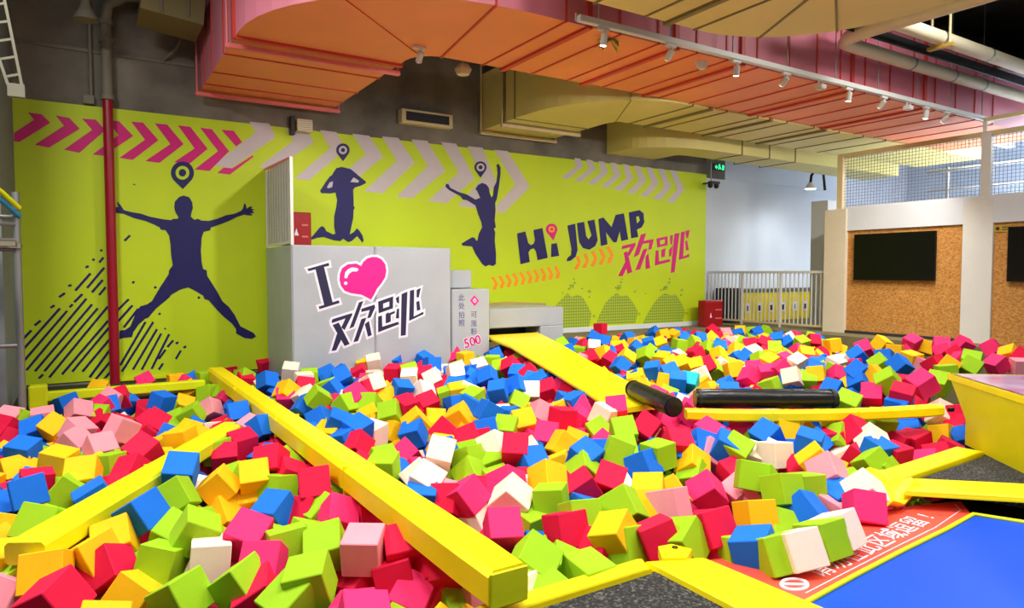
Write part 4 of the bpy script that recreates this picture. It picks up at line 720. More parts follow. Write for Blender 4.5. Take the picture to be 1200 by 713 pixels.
q_ = D.objects.new('wall_lamp_light', l_); COL.objects.link(q_); q_.parent = wl_; q_.location = Vector((13.95, 9.6, 2.95)) - wloc(wl_)
# things seen through the mesh
up = thing('upper_railing', 'grey steel railing on the upper floor seen through the mesh', 'railing', (15, 6, 2.25))
for yy in (3.2, 4.4, 5.6, 6.4, 7.2): MB().tube([(15, yy, 2.25), (15, yy, 3.25)], .03, 8).build('post', steel, up)
MB().tube([(15, 2.5, 3.2), (15, 7.6, 3.2)], .03, 8).build('top_rail', steel, up)
MB().tube([(15, 2.5, 2.8), (15, 7.6, 2.8)], .02, 8).build('middle_rail', steel, up)
sv = thing('stair_flight', 'dim steel stair flight behind the mesh at the right edge', 'stairs', (14.5, 4, 2.25))
for dx in (0, .8): MB().beam((14.2 + dx, 5.6, 2.3), (14.2 + dx, 2.9, 4.0), .05, .22).build('stringer', steel, sv)
for q in range(11): MB().span((14.2, 5.5 - q * .24, 2.34 + q * .15), (15.0, 5.72 - q * .24, 2.37 + q * .15)).build('tread', steel, sv)
for k, yy in enumerate((5.9, 7.3, 8.7)):
    t = thing('batten_lamp', 'long white batten lamp over the upper floor, %s of three from the right' % nth[k], 'lamp', (16.5, yy, 3.95), 'batten lamps over the upper floor')
    MB().span((15, yy - .06, 3.95), (18, yy + .06, 4.05)).build('case', white_metal, t)
    MB().span((15.05, yy - .04, 3.935), (17.95, yy + .04, 3.95)).build('tube', mat('cool_tube', (225, 235, 255), .4, var=0, emit=3.) if k == 0 else MATS['cool_tube'], t)
struct_(MB().span((12.4, -2, 4.25), (20, 10.7, 4.35)).build('ceiling_upper', mat('pale_steel_ceiling', (206, 212, 220), .6, var=.08, scale=3)))
for q in range(7): struct_(MB().span((12.4, .6 + q * 1.35, 4.08), (20, .72 + q * 1.35, 4.25)).build('trim_%d' % (4 + q), mat('blue_grey_steel', (150, 160, 172), .6, var=.08) if q == 0 else MATS['blue_grey_steel']))

# ================================================================== left side: scaffold, hanging ladder
sc_ = thing('scaffold_tower', 'grey steel scaffold tower cut off at the left edge', 'scaffold', (-.8, 7.9, -.3))
MB().tube([(-.53, 7.86, -.3), (-.53, 7.86, 1.85)], .032, 12).build('upright', steel, sc_)
MB().tube([(-.95, 7.4, -.3), (-.95, 7.4, 1.95)], .032, 12).build('upright', steel, sc_)
for z in (.42, 1.32, 1.62): MB().tube([(-.53, 7.86, z), (-1.6, 7.86, z)], .022, 8).build('cross_bar', steel, sc_)
for z in (1.4, 1.55): MB().tube([(-.53, 7.86, z), (-.95, 7.4, z)], .02, 8).build('side_bar', steel, sc_)
MB().tube([(-.5, 7.84, 1.62), (-.62, 7.7, 1.75), (-.9, 7.45, 1.95)], .022, 8).build('blue_hose', mat('teal_hose', (40, 130, 170), .5), sc_)
MB().tube([(-.5, 7.8, 1.7), (-.62, 7.66, 1.83), (-.9, 7.4, 2.05)], .022, 8).build('lime_hose', lime_vinyl, sc_)
for yy in (7.35, 7.9): MB().span((-1.6, yy - .1, 1.33), (-.5, yy + .1, 1.37)).build('plank', grey_pipe_m, sc_)
ld = thing('hanging_ladder', 'pale steel ladder truss hanging from the ceiling at top left', 'ladder', (-.4, 6.2, 2.5))
a0 = Vector((-.572, 6.0, 2.984)); a1 = Vector((-.423, 6.0, 2.405)); b0 = Vector((-.434, 6.0, 3.03)); b1 = Vector((-.348, 6.0, 2.432))
tp_ = (a0 - a1) * .9
MB().beam(a1, a0 + tp_, .018, .022).build('rail', grey_pipe_m, ld); MB().beam(b1, b0 + (b0 - b1) * .9, .018, .022).build('rail', grey_pipe_m, ld)
MB().span((-.43, 5.97, 2.34), (-.33, 6.03, 2.43)).build('end_clamp', grey_pipe_m, ld)
for q in range(11):
    f_ = .12 + q / 5; MB().beam(a1.lerp(a0, f_), b1.lerp(b0, f_), .016, .016).build('rung', grey_pipe_m, ld)

# ================================================================== foam cubes
CUBE_RGB = {'R': (222, 16, 66), 'K': (244, 44, 112), 'P': (240, 150, 164), 'W': (248, 226, 204), 'Y': (252, 192, 12), 'G': (154, 200, 24), 'B': (20, 112, 226), 'T': (30, 172, 190)}  # hot pink: some truly pink cubes, others crimson with bright light painted in
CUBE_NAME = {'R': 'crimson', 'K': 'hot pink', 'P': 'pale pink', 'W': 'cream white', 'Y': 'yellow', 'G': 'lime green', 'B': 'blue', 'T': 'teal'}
S = .185
cm = {}; cmesh = {}
cv_, cf_ = chamfer(S / 2, S / 2, S / 2, .0045)
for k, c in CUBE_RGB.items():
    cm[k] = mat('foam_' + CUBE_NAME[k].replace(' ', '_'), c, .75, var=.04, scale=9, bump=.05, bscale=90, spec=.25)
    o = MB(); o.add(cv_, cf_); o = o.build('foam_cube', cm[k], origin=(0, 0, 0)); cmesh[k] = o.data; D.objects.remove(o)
# x y z in millimetres, rotation as a quaternion, colour number
CUBES = '''
-143 3422 -291 19 45 -26 82 0 , 1139 3208 -270 59 74 -22 -18 2 , 831 3056 -298 95 9 -13 -23 5 , 336 3360 -375 36 43 -26 78 5 , 296 3819 -369 25 75 -14 58 5 ,
68 3953 -401 4 40 -82 38 0 , 2938 2053 -263 66 27 -47 51 3 , 457 3846 -256 56 64 -42 28 5 , -190 3882 -329 52 -83 9 -9 4 , 583 3306 -353 4 -51 -41 -74 5 ,
2324 2696 -275 48 5 -84 21 4 , 1926 3178 -322 53 28 22 -76 1 , 498 3655 -340 58 46 -48 46 3 , 1746 2609 -258 84 38 -11 33 5 , 689 3704 -275 40 15 26 -85 1 ,
238 4236 -232 51 8 -76 37 6 , 161 3684 -458 41 -27 14 -85 4 , 738 3035 -368 30 8 74 -58 5 , 2838 2226 -300 53 -15 1 82 6 , 997 3366 -284 93 25 -16 -16 5 ,
2200 2961 -304 59 39 -42 55 0 , 3872 2268 -295 78 27 -43 34 1 , 3172 2073 -265 58 39 -42 56 5 , 2856 2113 -288 66 27 -47 51 5 , 2508 2579 -293 57 24 -58 51 0 ,
3492 3129 -367 33 12 -84 40 1 , 1972 2490 -335 67 8 -5 73 5 , 1943 3633 -272 39 31 -40 75 1 , 1315 3014 -483 51 -59 5 61 1 , 2166 3475 -270 40 0 -82 39 3 ,
2616 2485 -299 14 -25 77 56 5 , -330 5109 -254 48 41 -42 63 6 , 3621 2641 -241 64 41 -38 51 5 , 3345 2622 -348 52 29 -62 -49 4 , 2777 2452 -253 62 31 -42 57 0 ,
710 4745 -297 67 63 -37 10 4 , 2822 2806 -239 68 45 -44 -33 2 , 937 4179 -331 15 50 -47 70 6 , 2558 2904 -235 71 -7 -53 43 5 , 1228 3894 -334 10 18 -34 91 1 ,
699 3381 -312 16 82 45 -28 1 , -235 4404 -255 77 31 -37 40 5 , 427 4472 -240 59 56 15 -54 5 , 495 4824 -183 53 21 23 -77 6 , 7 4023 -343 54 5 -77 30 4 ,
1176 4198 -217 66 29 -39 55 0 , 1269 3113 -412 23 -10 11 95 0 , 2375 3346 -289 65 21 -66 30 5 , 928 4733 -272 31 57 -69 29 4 , 899 2551 -289 76 16 -5 61 1 ,
104 4143 -327 63 35 12 -67 4 , 3648 2894 -222 74 29 -52 28 5 , 1339 3169 -293 37 46 -72 33 0 , -43 5243 -227 71 21 -31 58 4 , 3645 2499 -342 77 23 -53 -21 6 ,
2497 3564 -235 67 45 -18 55 4 , 656 3233 -397 61 70 -32 10 0 , 4250 3169 -229 58 44 -46 48 3 , 844 3493 -289 11 73 66 -4 5 , 4100 2653 -214 77 18 -46 -38 2 ,
3320 2085 -257 83 53 7 7 3 , 2152 4422 -207 80 30 -31 39 3 , -194 5791 -250 49 -1 13 -85 4 , 327 5580 -198 44 4 -36 81 0 , 2628 4161 -192 83 17 -29 42 0 ,
2899 3433 -278 3 58 -55 59 0 , -127 5105 -295 34 66 61 24 5 , -438 6436 -288 94 16 5 -26 6 , 3499 3593 -221 47 46 -52 52 5 , 2673 3419 -287 29 19 93 2 0 ,
2365 2679 -329 53 50 -31 59 5 , 3334 3575 -268 24 95 15 1 6 , 4058 2376 -261 79 6 -44 -39 3 , 6512 3289 79 25 -33 -7 90 1 , 225 6456 -194 83 16 -49 14 2 ,
71 6273 -291 38 -68 14 -59 2 , 1796 3909 -231 87 31 -10 35 3 , 4964 2849 -335 51 -28 -80 7 5 , 3248 3748 -200 72 40 -49 23 5 , 1042 5751 -273 34 58 -54 49 0 ,
1059 4833 -203 85 40 -23 -23 0 , 1682 4333 -229 43 9 4 -88 5 , 2313 2978 -268 65 36 -40 52 5 , 2375 5405 -292 43 25 -80 31 6 , 4632 3535 -216 70 -16 -32 61 6 ,
629 6048 -251 33 -8 -3 93 4 , 3724 3477 -296 33 -2 -88 31 4 , 1057 4636 -337 41 62 -26 60 5 , 382 4129 -347 84 33 -10 40 5 , 879 5581 -329 39 54 -65 34 0 ,
734 4688 -468 62 -45 63 -3 4 , 1864 3723 -310 7 -45 -84 27 0 , -266 7322 -291 35 13 -41 82 4 , 4003 4261 -205 32 -34 16 -86 0 , 3550 4841 -188 50 54 -47 46 0 ,
3018 3840 -224 57 10 -28 75 6 , 2338 4305 -368 71 -15 -51 45 5 , 4057 3362 -218 41 -34 -77 31 5 , 2910 3065 -256 89 4 -25 35 4 , 4681 3193 -212 52 4 -14 83 6 ,
-336 3922 -433 64 61 44 7 2 , 3723 3627 -185 79 22 -20 52 0 , 1770 5124 -261 26 88 17 -32 0 , 3145 4280 -255 52 -73 -25 -34 4 , 3638 4132 -177 77 14 -35 49 5 ,
246 5387 -290 87 -23 31 27 0 , 4014 3421 -199 89 27 -8 33 6 , 2236 3638 -252 62 49 -12 59 1 , 6544 3787 -105 33 23 -90 10 1 , 20 4890 -297 65 -16 -18 70 6 ,
-107 6668 -304 5 84 -36 37 2 , 3819 2624 -261 59 42 -48 47 5 , 651 7957 -250 32 -10 13 -92 6 , 2336 5834 -186 27 35 -84 27 5 , -86 7939 -273 55 44 -12 69 2 ,
-479 6333 -408 13 9 -34 -92 4 , 1501 2953 -344 28 31 -85 28 0 , 1139 3261 -460 86 -14 44 13 0 , 2924 3738 -294 38 33 -24 -82 5 , 1241 5995 -220 18 -48 -46 71 6 ,
1914 6655 -137 22 22 -75 57 5 , 1841 5296 -171 53 7 -22 81 6 , 3658 6129 -145 42 30 -79 28 6 , 2944 5641 -246 44 11 -79 37 4 , 9190 3804 3 12 -88 13 42 1 ,
2614 4443 -227 10 -27 43 -84 3 , 5915 3036 -323 97 4 -17 -13 0 , 6673 3698 35 43 1 -83 34 5 , 5242 3167 -183 16 4 -89 40 0 , 6236 3329 -14 79 21 -3 -56 0 ,
2701 4053 -273 69 23 -23 63 6 , 2233 3375 -409 46 61 -39 -50 5 , 3141 4501 -227 32 86 -33 -18 1 , 5111 2897 -269 42 55 -59 38 6 , 1504 2927 -536 36 64 -58 32 5 ,
3167 4884 -190 71 17 -33 58 4 , 2382 4426 -289 48 47 -26 68 5 , 3470 2554 -427 21 -14 -89 34 5 , 1706 2523 -342 68 -14 -46 -53 5 , 3094 5358 -176 38 -30 65 57 6 ,
-84 6832 -249 40 27 -4 87 2 , 5634 3481 -53 57 -1 -28 76 5 , -305 5443 -300 68 71 7 2 0 , 7735 4162 56 76 17 -53 -32 6 , 1062 7596 -319 8 39 -85 32 2 ,
-416 7449 -321 23 51 -73 37 6 , 4285 2865 -218 86 -31 -17 35 4 , 6778 4848 -89 20 16 -94 19 3 , 3948 3291 -360 57 -42 -65 26 0 , 507 6957 -267 21 23 -42 84 0 ,
1091 4159 -369 21 34 77 47 0 , 1150 4720 -292 67 -28 -43 52 0 , 3918 4718 -179 21 7 -55 -80 3 , 16 3226 -384 11 -7 -94 -30 4 , 2965 4841 -218 25 -35 88 13 5 ,
1183 6679 -220 64 24 -33 64 6 , 2098 6356 -175 58 -8 -70 38 5 , 6723 5405 -148 32 -6 -92 16 1 , 1773 8221 -164 53 51 -19 64 6 , 878 7460 -329 10 48 -20 84 5 ,
128 5541 -265 71 61 23 24 5 , 2571 4782 -232 73 -4 57 -36 0 , 2177 5107 -385 6 31 29 -89 1 , 5195 2993 -223 33 -6 -85 38 3 , 5222 2834 -308 48 47 -58 44 0 ,
4227 6032 -174 34 28 -83 31 0 , 3741 3058 -395 30 9 94 10 2 , 1998 5385 -240 27 62 -42 58 3 , 1795 5682 -188 19 -17 -94 -18 6 , 7001 3396 25 10 -46 0 -87 5 ,
8267 3683 50 10 38 -75 51 5 , 2843 6116 -199 26 53 -68 41 0 , 4080 4726 -141 82 10 -36 41 1 , 3684 3423 -372 43 7 -87 21 5 , 1738 3836 -294 19 18 55 78 6 ,
3939 6836 -110 20 27 -88 29 6 , 2503 5881 -153 30 63 -51 48 0 , 5628 5491 -127 37 -4 -19 90 6 , 2534 5127 -240 64 56 1 -51 0 , 3490 5097 -184 17 93 -8 -27 2 ,
1999 3591 -397 60 -7 -73 29 3 , 4017 2536 -320 18 -10 61 75 6 , 3824 4673 -306 52 -39 -73 16 5 , 4892 3561 -222 44 -42 70 35 4 , 1756 7254 -145 31 17 -90 21 4 ,
2442 5510 -225 52 30 -20 -76 4 , 6373 3025 -345 5 19 13 96 4 , 2746 6547 -116 63 -36 -53 42 6 , 4194 3758 -190 10 11 21 -96 1 , 2513 7743 -109 12 53 -74 37 6 ,
1839 6343 -282 11 -35 -42 82 6 , 5185 3256 -248 32 -14 -91 15 5 , 3911 6153 -123 17 20 -91 28 6 , -198 8512 -274 57 10 -77 23 6 , 1185 4101 -352 42 14 -88 3 5 ,
3809 5990 -268 23 -38 80 38 5 , 6529 3133 -177 29 -19 -90 23 3 , 3945 3603 -218 26 80 15 50 6 , 5729 3225 -176 45 38 -77 18 5 , 2752 2909 -273 77 16 -46 38 4 ,
4044 6082 -179 23 43 -85 12 3 , 2112 8516 -114 47 50 -66 26 3 , 6206 6485 -158 18 43 86 13 6 , 6999 4197 34 76 -22 -40 44 6 , 2649 7114 -110 47 40 -34 70 3 ,
3091 7611 -97 57 32 -69 26 0 , 5947 6825 -125 36 -14 -90 10 6 , 1830 6819 -236 35 0 -91 15 6 , 6946 4152 -54 32 -3 -90 27 6 , 6676 5590 -87 65 27 -52 45 4 ,
6397 2866 -336 89 -9 -28 33 6 , 2214 6421 -107 52 13 -38 74 1 , 2580 4365 -320 49 28 -5 -81 5 , 3915 2504 -390 81 -54 -8 13 2 , 2303 6312 -178 82 44 -18 -29 5 ,
9303 3603 -5 31 -21 66 -63 2 , 9697 5056 126 71 -1 -27 64 1 , 86 7879 -393 43 82 -29 18 0 , 5780 5455 -144 42 27 -86 6 7 , 2300 2782 -379 56 -75 18 27 0 ,
875 4772 -424 52 -33 -31 -71 4 , 10050 4228 111 71 -14 -61 28 1 , -507 5332 -414 16 -33 82 -42 6 , 5108 3041 -351 18 -60 -74 -19 0 , 1452 3058 -353 44 72 -42 30 0 ,
1157 8381 -291 13 -66 42 60 5 , 6559 4966 -193 19 75 -6 -62 5 , 3221 8610 -90 40 44 -70 37 3 , 2825 2362 -355 6 3 11 98 5 , 4524 4557 -302 81 41 -21 33 1 ,
8088 5706 -106 29 39 -73 46 3 , 2322 5721 -342 61 -74 11 22 4 , -631 7611 -309 85 18 -39 28 0 , 6843 4394 -169 3 39 8 -91 6 , 1418 3871 -392 97 -21 5 1 0 ,
1894 4236 -299 28 90 -15 27 3 , 10332 4695 98 41 -23 79 -36 1 , 3777 7335 -105 63 32 -43 54 3 , 6867 7349 -100 28 7 -92 23 5 , 2256 7328 -180 19 -83 29 41 6 ,
4350 3062 -338 28 12 30 89 0 , 2955 6471 -150 78 26 -50 -23 3 , 4703 3822 -211 51 -79 -22 20 1 , 3301 6029 -173 24 -3 74 -62 5 , 2785 5837 -312 64 12 -65 -36 4 ,
9465 6088 22 59 31 -59 43 4 , 2797 4885 -212 65 25 -52 47 6 , 8545 5142 11 82 -21 -37 35 6 , 3340 7041 -118 13 45 -80 34 3 , 6907 5290 -110 47 33 -76 28 1 ,
7372 4671 -98 25 -20 -90 26 1 , 8171 4002 53 6 1 94 -29 0 , 4653 4363 -160 49 -15 -75 40 1 , 6971 4774 -129 89 9 -30 29 5 , 7045 4725 -77 20 22 -94 13 4 ,
280 8405 -247 70 6 -29 63 0 , 3116 7190 -106 46 40 -73 29 3 , 1723 5251 -240 73 60 6 28 6 , 4018 5263 -170 70 -17 -11 67 6 , 6188 5971 -36 83 -7 -37 38 4 ,
9487 5366 97 67 -31 -56 36 4 , 4476 7197 -72 38 -36 -21 81 0 , 1735 7222 -216 74 19 -21 60 1 , -616 7547 -393 16 95 -6 -20 0 , -359 7629 -254 68 3 -10 71 2 ,
167 5229 -363 28 78 50 -20 0 , -627 7745 -251 1 73 -25 62 2 , 1608 2860 -505 4 73 67 -9 2 , 5786 3126 -339 11 3 -97 -15 0 , 7897 4476 19 33 4 -85 38 5 ,
6503 2961 -267 62 -66 -16 -38 0 , 3076 5719 -176 47 21 82 -20 6 , 3974 3531 -271 31 -18 -91 17 2 , 3189 3155 -339 36 85 35 -8 4 , 6024 3140 -260 52 12 48 69 6 ,
9000 5326 62 24 15 -91 27 1 , 2407 7952 -106 61 14 -53 55 6 , 6723 5914 -130 25 7 -89 34 5 , 882 8256 -369 6 18 -29 93 4 , 3259 6266 -147 79 2 -15 57 4 ,
6126 7234 -111 50 26 -81 -9 0 , 106 8184 -292 56 -62 16 51 1 , -346 4145 -344 60 17 0 77 4 , 3123 6069 -230 69 -9 -69 12 6 , 5804 2794 -390 49 -80 6 32 0 ,
1421 3010 -526 22 -57 -73 26 1 , 6986 5153 -52 49 15 -58 62 1 , 7744 3673 30 60 -67 26 -32 5 , 3717 7879 -70 56 47 -41 53 6 , 2019 2731 -406 0 79 -29 51 5 ,
5516 2741 -399 16 87 0 -44 1 , 4452 8341 -90 3 9 -68 -72 4 , 7687 7469 -7 73 -7 -65 -13 5 , 7579 7030 -89 53 -6 -83 0 0 , 2990 4119 -360 34 -18 10 91 4 ,
8283 4329 67 48 -46 -41 -61 4 , -24 4346 -404 19 -17 -7 95 2 , -321 4055 -399 22 15 72 -62 5 , 232 5040 -387 52 -37 44 62 4 , 1608 2520 -344 19 17 -78 -56 3 ,
3746 2913 -424 67 13 28 -66 2 , 2767 2422 -435 80 -35 -40 -23 0 , 337 5114 -365 59 25 1 -75 4 , 824 5676 -292 33 57 -31 67 5 , 1175 6114 -247 9 -41 -87 -21 2 ,
1005 6364 -323 16 -92 23 -24 0 , 2499 4608 -323 2 -82 -36 -41 5 , 1713 5684 -276 18 -91 35 -1 4 , 3942 5082 -284 91 26 0 30 1 , 4243 5288 -293 81 45 6 -35 1 ,
2658 4799 -265 46 -58 37 -53 0 , 3001 5612 -346 29 61 -72 -2 4 , 4574 4692 -319 38 -4 -88 24 1 , 4724 3778 -321 69 -60 38 -3 5 , 4237 3311 -294 29 -53 -5 -78 3 ,
4674 4648 -318 83 -19 34 -38 6 , 4864 4339 -185 13 94 27 -3 6 , 5041 4188 -158 48 -18 -82 19 1 , 5045 4321 -282 18 -59 -77 -3 6 , 3752 3601 -267 27 -23 92 10 6 ,
5173 3287 -264 35 47 -39 70 0 , 5403 3320 -213 27 -74 13 -59 6 , 5036 2786 -410 93 -30 -14 6 5 , 5103 3186 -394 52 60 24 -54 3 , 7053 4069 10 56 -29 26 72 4 ,
8138 4561 71 57 -17 79 2 6 , 9657 5090 -13 23 -70 34 -56 1 , 9862 4967 60 9 -88 -42 17 4 , 8830 4820 84 5 17 -97 0 4 , 9467 4565 139 88 13 -35 26 1 ,
9133 4381 92 77 -3 -54 29 1 , 9011 4204 82 11 42 -81 36 0 , 8414 3742 109 93 13 -27 16 5 , 8589 3933 63 24 -36 20 87 1 , 8307 4250 13 82 9 19 -52 2 ,
7811 4990 -39 16 -71 67 11 3 , 7487 4776 -78 61 46 -58 22 5 , 6202 3337 -109 1 -78 -10 60 6 , 6529 3279 -258 61 16 68 34 0 , 6079 3199 -186 83 18 -46 -22 6 ,
6597 3016 -175 9 -74 -26 -60 0 , 3114 8717 -107 38 46 -72 33 4 , 3591 8745 -119 43 28 -82 21 6 , 3214 7396 -81 74 8 -29 59 5 , 3921 8561 -99 18 71 -46 49 6 ,
4489 8704 -99 16 33 -87 30 1 , 3305 7183 -91 44 42 -69 36 0 , 2965 8424 -196 60 71 -33 4 0 , 2558 7078 -152 26 76 3 -58 0 , 3350 6916 -250 10 54 -55 -61 0 ,
2618 6577 -207 47 -21 -82 21 4 , 2280 6220 -269 92 23 -28 -9 4 , 4112 7343 -76 75 6 -25 59 3 , 4797 8151 -54 10 79 -13 -57 6 , 4519 7727 -83 3 -92 38 -1 5 ,
4473 7432 -124 32 33 -84 26 5 , 4006 7341 -121 66 61 -36 -21 6 , 3904 7005 -199 38 11 -90 -12 6 , 4470 7021 -140 42 31 -83 16 6 , 4284 6415 -147 46 29 -82 8 6 ,
4248 6197 -111 21 -86 4 45 6 , 4478 6757 -109 8 -41 -39 81 0 , 4530 6209 -220 48 15 -85 5 1 , 3168 6318 -179 49 -27 51 -64 5 , 3368 6224 -150 10 -89 -36 21 3 ,
3328 6477 -133 76 -20 49 35 6 , 6214 8522 -24 56 20 -36 70 5 , 6527 8587 -45 22 -65 -69 16 6 , 7278 9062 -8 36 -24 -86 25 6 , 6995 8428 -17 37 38 -84 5 6 ,
6542 8383 -59 63 8 41 63 0 , 6567 8152 -43 16 -25 -87 38 3 , 6387 8280 -117 31 -62 25 66 5 , 6122 7545 -101 28 28 -89 20 0 , 6183 7440 -44 8 60 74 -26 4 ,
6019 8091 -55 59 22 -58 50 6 , 6525 7540 -8 83 10 -30 44 4 , 6412 7374 -41 92 9 -25 -26 0 , 6270 7389 -69 35 85 18 -31 6 , 6126 6914 -48 35 -6 -85 35 4 ,
7217 7937 -76 42 -12 -85 27 6 , 7640 8578 -2 65 27 -30 63 6 , 7756 8687 -28 54 24 74 -29 1 , 7545 8320 -64 7 97 -5 -19 4 , 8765 9143 -4 40 -3 -88 24 6 ,
7440 7871 -16 51 23 -74 34 6 , 6993 7364 -74 86 -35 -31 -17 5 , 6753 6869 -101 53 21 -80 10 4 , 5222 5715 -103 89 -7 -22 37 4 , 5259 5787 -100 78 19 42 -38 6 ,
7626 7816 -22 31 37 -79 36 4 , 8787 8949 -22 75 -17 9 61 4 , 4878 5144 -257 91 13 -2 36 0 , 5607 5624 -152 1 -96 -17 15 4 , 5810 5783 -81 87 -38 -6 -26 6 ,
5145 5621 -177 30 1 -93 19 4 , 4907 5377 -279 13 19 -89 38 1 , 4615 5981 -240 54 -64 -6 -52 0 , 4521 6037 -238 25 47 79 28 0 , 4032 5193 -216 40 -16 -34 -82 1 ,
9964 8849 -2 63 4 -36 67 0 , 8970 8865 -37 66 -5 -22 70 4 , 9124 8940 -21 92 -36 0 5 6 , 8338 7995 -2 54 11 -42 71 6 , 8672 7970 -8 79 28 -31 43 6 ,
9043 8070 -29 12 81 -32 -45 4 , 8172 7628 -22 14 6 -90 38 5 , 6981 7068 -51 28 41 -75 -41 6 , 7803 7019 -32 30 -5 -92 20 5 , 6544 5932 -53 54 24 -50 61 0 ,
7768 6771 -95 22 6 -93 25 4 , 7901 6853 -17 87 9 -33 33 6 , 8169 7020 -30 35 -17 -89 19 1 , 9057 7494 -51 45 5 -88 0 5 , 9790 8385 -21 11 -58 37 -71 2 ,
9676 8453 -58 70 30 -54 34 0 , 9006 7562 -33 3 -14 67 -71 3 , 10070 8324 -36 87 -2 -24 41 6 , 10223 8413 5 32 23 -90 11 4 , 8532 6832 2 75 12 -54 34 0 ,
10764 8632 -28 68 15 65 -27 5 , 10734 8449 -25 14 -63 -50 -56 6 , 10935 8422 -20 92 -2 -33 -17 5 , 9706 7239 -10 89 -1 -33 30 6 , 9118 7041 -32 80 -30 34 -37 0 ,
8602 6452 -23 83 13 -44 30 5 , 8116 6437 -52 94 -21 23 5 3 , 7874 6361 -97 22 23 -78 51 6 , 7979 6640 -35 24 -11 -91 27 4 , 7848 6536 -134 18 60 26 72 6 ,
6859 5908 -100 11 51 54 -64 3 , 6363 5897 -65 38 23 -85 26 4 , 6064 5553 -104 74 24 48 -39 3 , 6029 5496 -205 19 -57 75 -22 4 , 5362 4539 -91 91 5 -12 36 6 ,
6868 5445 -82 25 31 -89 15 1 , 7416 5632 -50 70 -6 -26 64 4 , 7684 5988 -73 14 -7 -95 22 5 , 10032 6798 -12 75 30 -38 43 0 , 9603 6706 -16 76 5 -26 58 5 ,
8463 5850 -41 86 20 -22 40 4 , 9789 7079 -57 31 16 -84 39 6 , 10077 7304 -23 94 -29 -10 1 3 , 8676 6110 -43 15 -8 -93 28 1 , 7200 4867 -47 87 26 -26 30 6 ,
7061 4679 -184 20 -43 -86 14 0 , 6838 4904 -162 16 -8 -96 14 6 , 9599 3840 91 44 -11 -87 17 4 , 9453 3672 82 27 27 83 -39 0 , 8065 3813 59 32 33 81 -34 4 ,
179 8251 -309 73 -24 60 -19 6 , 201 8336 -245 5 -58 62 -50 2 , -485 7676 -276 26 -9 -72 -63 5 , 70 7959 -343 51 19 17 -81 5 , 103 9123 -253 38 50 -74 18 4 ,
523 9305 -323 40 7 -82 37 1 , 603 9415 -244 11 61 -66 41 1 , 347 8475 -311 9 -43 77 -44 6 , 1091 9175 -251 1 69 -58 41 6 , 959 8996 -246 22 34 -88 20 1 ,
993 8684 -280 10 57 -70 40 4 , 1228 8387 -303 14 -1 -35 92 5 , 1287 8014 -311 34 13 -87 29 1 , 1684 10159 -275 70 5 -11 68 0 , 2127 10072 -213 27 61 -51 52 0 ,
1680 9046 -270 65 18 -6 72 0 , 1815 10150 -251 9 73 8 66 5 , 1681 9101 -237 33 48 -4 -80 5 , 2043 7649 -107 50 49 -52 46 3 , 2148 7800 -101 78 3 -8 61 5 ,
1970 7363 -135 27 64 -69 12 0 , 1872 8210 -272 32 -4 -92 16 6 , 1892 7020 -178 45 2 -86 18 3 , 9737 9114 -117 8 -58 -2 -80 6 , 8601 5693 -174 12 64 -20 72 6 ,
475 8161 -460 53 66 -50 -14 5 , 6470 4585 -338 46 -42 -50 -58 0 , 7759 7264 -181 37 11 18 -89 0 , 5694 6857 -265 27 -85 -19 39 4 , 3518 7073 -242 22 86 15 -41 0 ,
-714 3996 -389 19 -53 19 79 2 , 4985 3345 -297 90 -39 -15 0 6 , 5949 7451 -285 24 16 18 93 0 , 897 8083 -494 24 -19 -80 50 5 , 4156 6587 -205 76 0 -59 25 0 ,
6816 8157 -133 8 25 50 -81 0 , 3477 5794 -330 28 -61 36 -63 3 , 1741 4119 -434 6 38 87 27 6 , 1359 5083 -401 44 -24 82 24 0 , 3784 7502 -270 12 -64 -72 -19 0 ,
11094 7879 -105 76 -35 40 -36 1 , 7019 9125 -107 13 -88 -31 30 2 , 8159 8658 -115 45 0 69 -54 5 , 1580 7756 -339 68 -51 -39 -34 3 , 7411 7231 -159 75 15 61 12 3 ,
8448 6154 -127 45 12 -5 -87 5 , 7472 7451 -151 42 51 -41 61 6 , 4032 3903 -312 14 -11 -23 95 0 , 6536 5118 -314 67 51 42 -32 4 , 4273 4806 -318 65 -48 57 -5 0 ,
8473 7599 -131 28 51 80 1 1 , 1584 5877 -309 8 -68 71 11 6 , 2417 4926 -328 51 84 5 -11 4 , 3617 5407 -320 19 -30 -88 -28 6 , 4333 4435 -455 41 -79 -40 -17 1 ,
848 5193 -401 51 -12 -80 -26 5 , 5488 5001 -264 6 -21 26 -93 4 , 4758 3384 -353 16 -54 70 -42 6 , 6258 3849 -206 13 16 -66 -71 5 , 1286 3953 -573 3 66 -43 -60 6 ,
4365 3195 -508 48 82 -25 15 0 , 1917 7000 -436 15 -71 -55 -39 6 , 4831 4939 -285 90 30 -14 -23 0 , 3891 7653 -187 76 11 -24 58 6 , 4257 4543 -333 68 -38 -3 61 5 ,
-579 4956 -437 15 -19 89 -36 6 , 5503 6235 -256 14 58 66 -44 1 , 728 4918 -404 4 -98 17 1 0 , 6233 4949 -290 59 -68 -37 -16 6 , 1463 3649 -429 24 -46 -71 46 0 ,
2008 2958 -443 26 -53 -46 -65 5 , -907 7016 -422 80 -28 -39 -34 0 , 3131 8011 -315 22 28 26 -88 5 , 3092 8233 -239 13 41 -89 11 3 , 1407 4116 -394 20 -43 -85 17 5 ,
683 5702 -436 49 70 -48 -13 0 , 6907 6329 -159 35 16 -55 73 0 , 7346 8640 -139 5 46 -49 72 4 , 2686 3680 -358 24 -79 -32 45 0 , 3994 4531 -308 64 60 -24 -38 4 ,
2026 4374 -396 56 -38 -71 -15 3 , 7491 6209 -193 10 3 -11 98 4 , 1060 5248 -387 34 -61 46 53 3 , -713 6842 -420 73 -58 26 -20 6 , 6653 5308 -350 48 -41 42 -63 1 ,
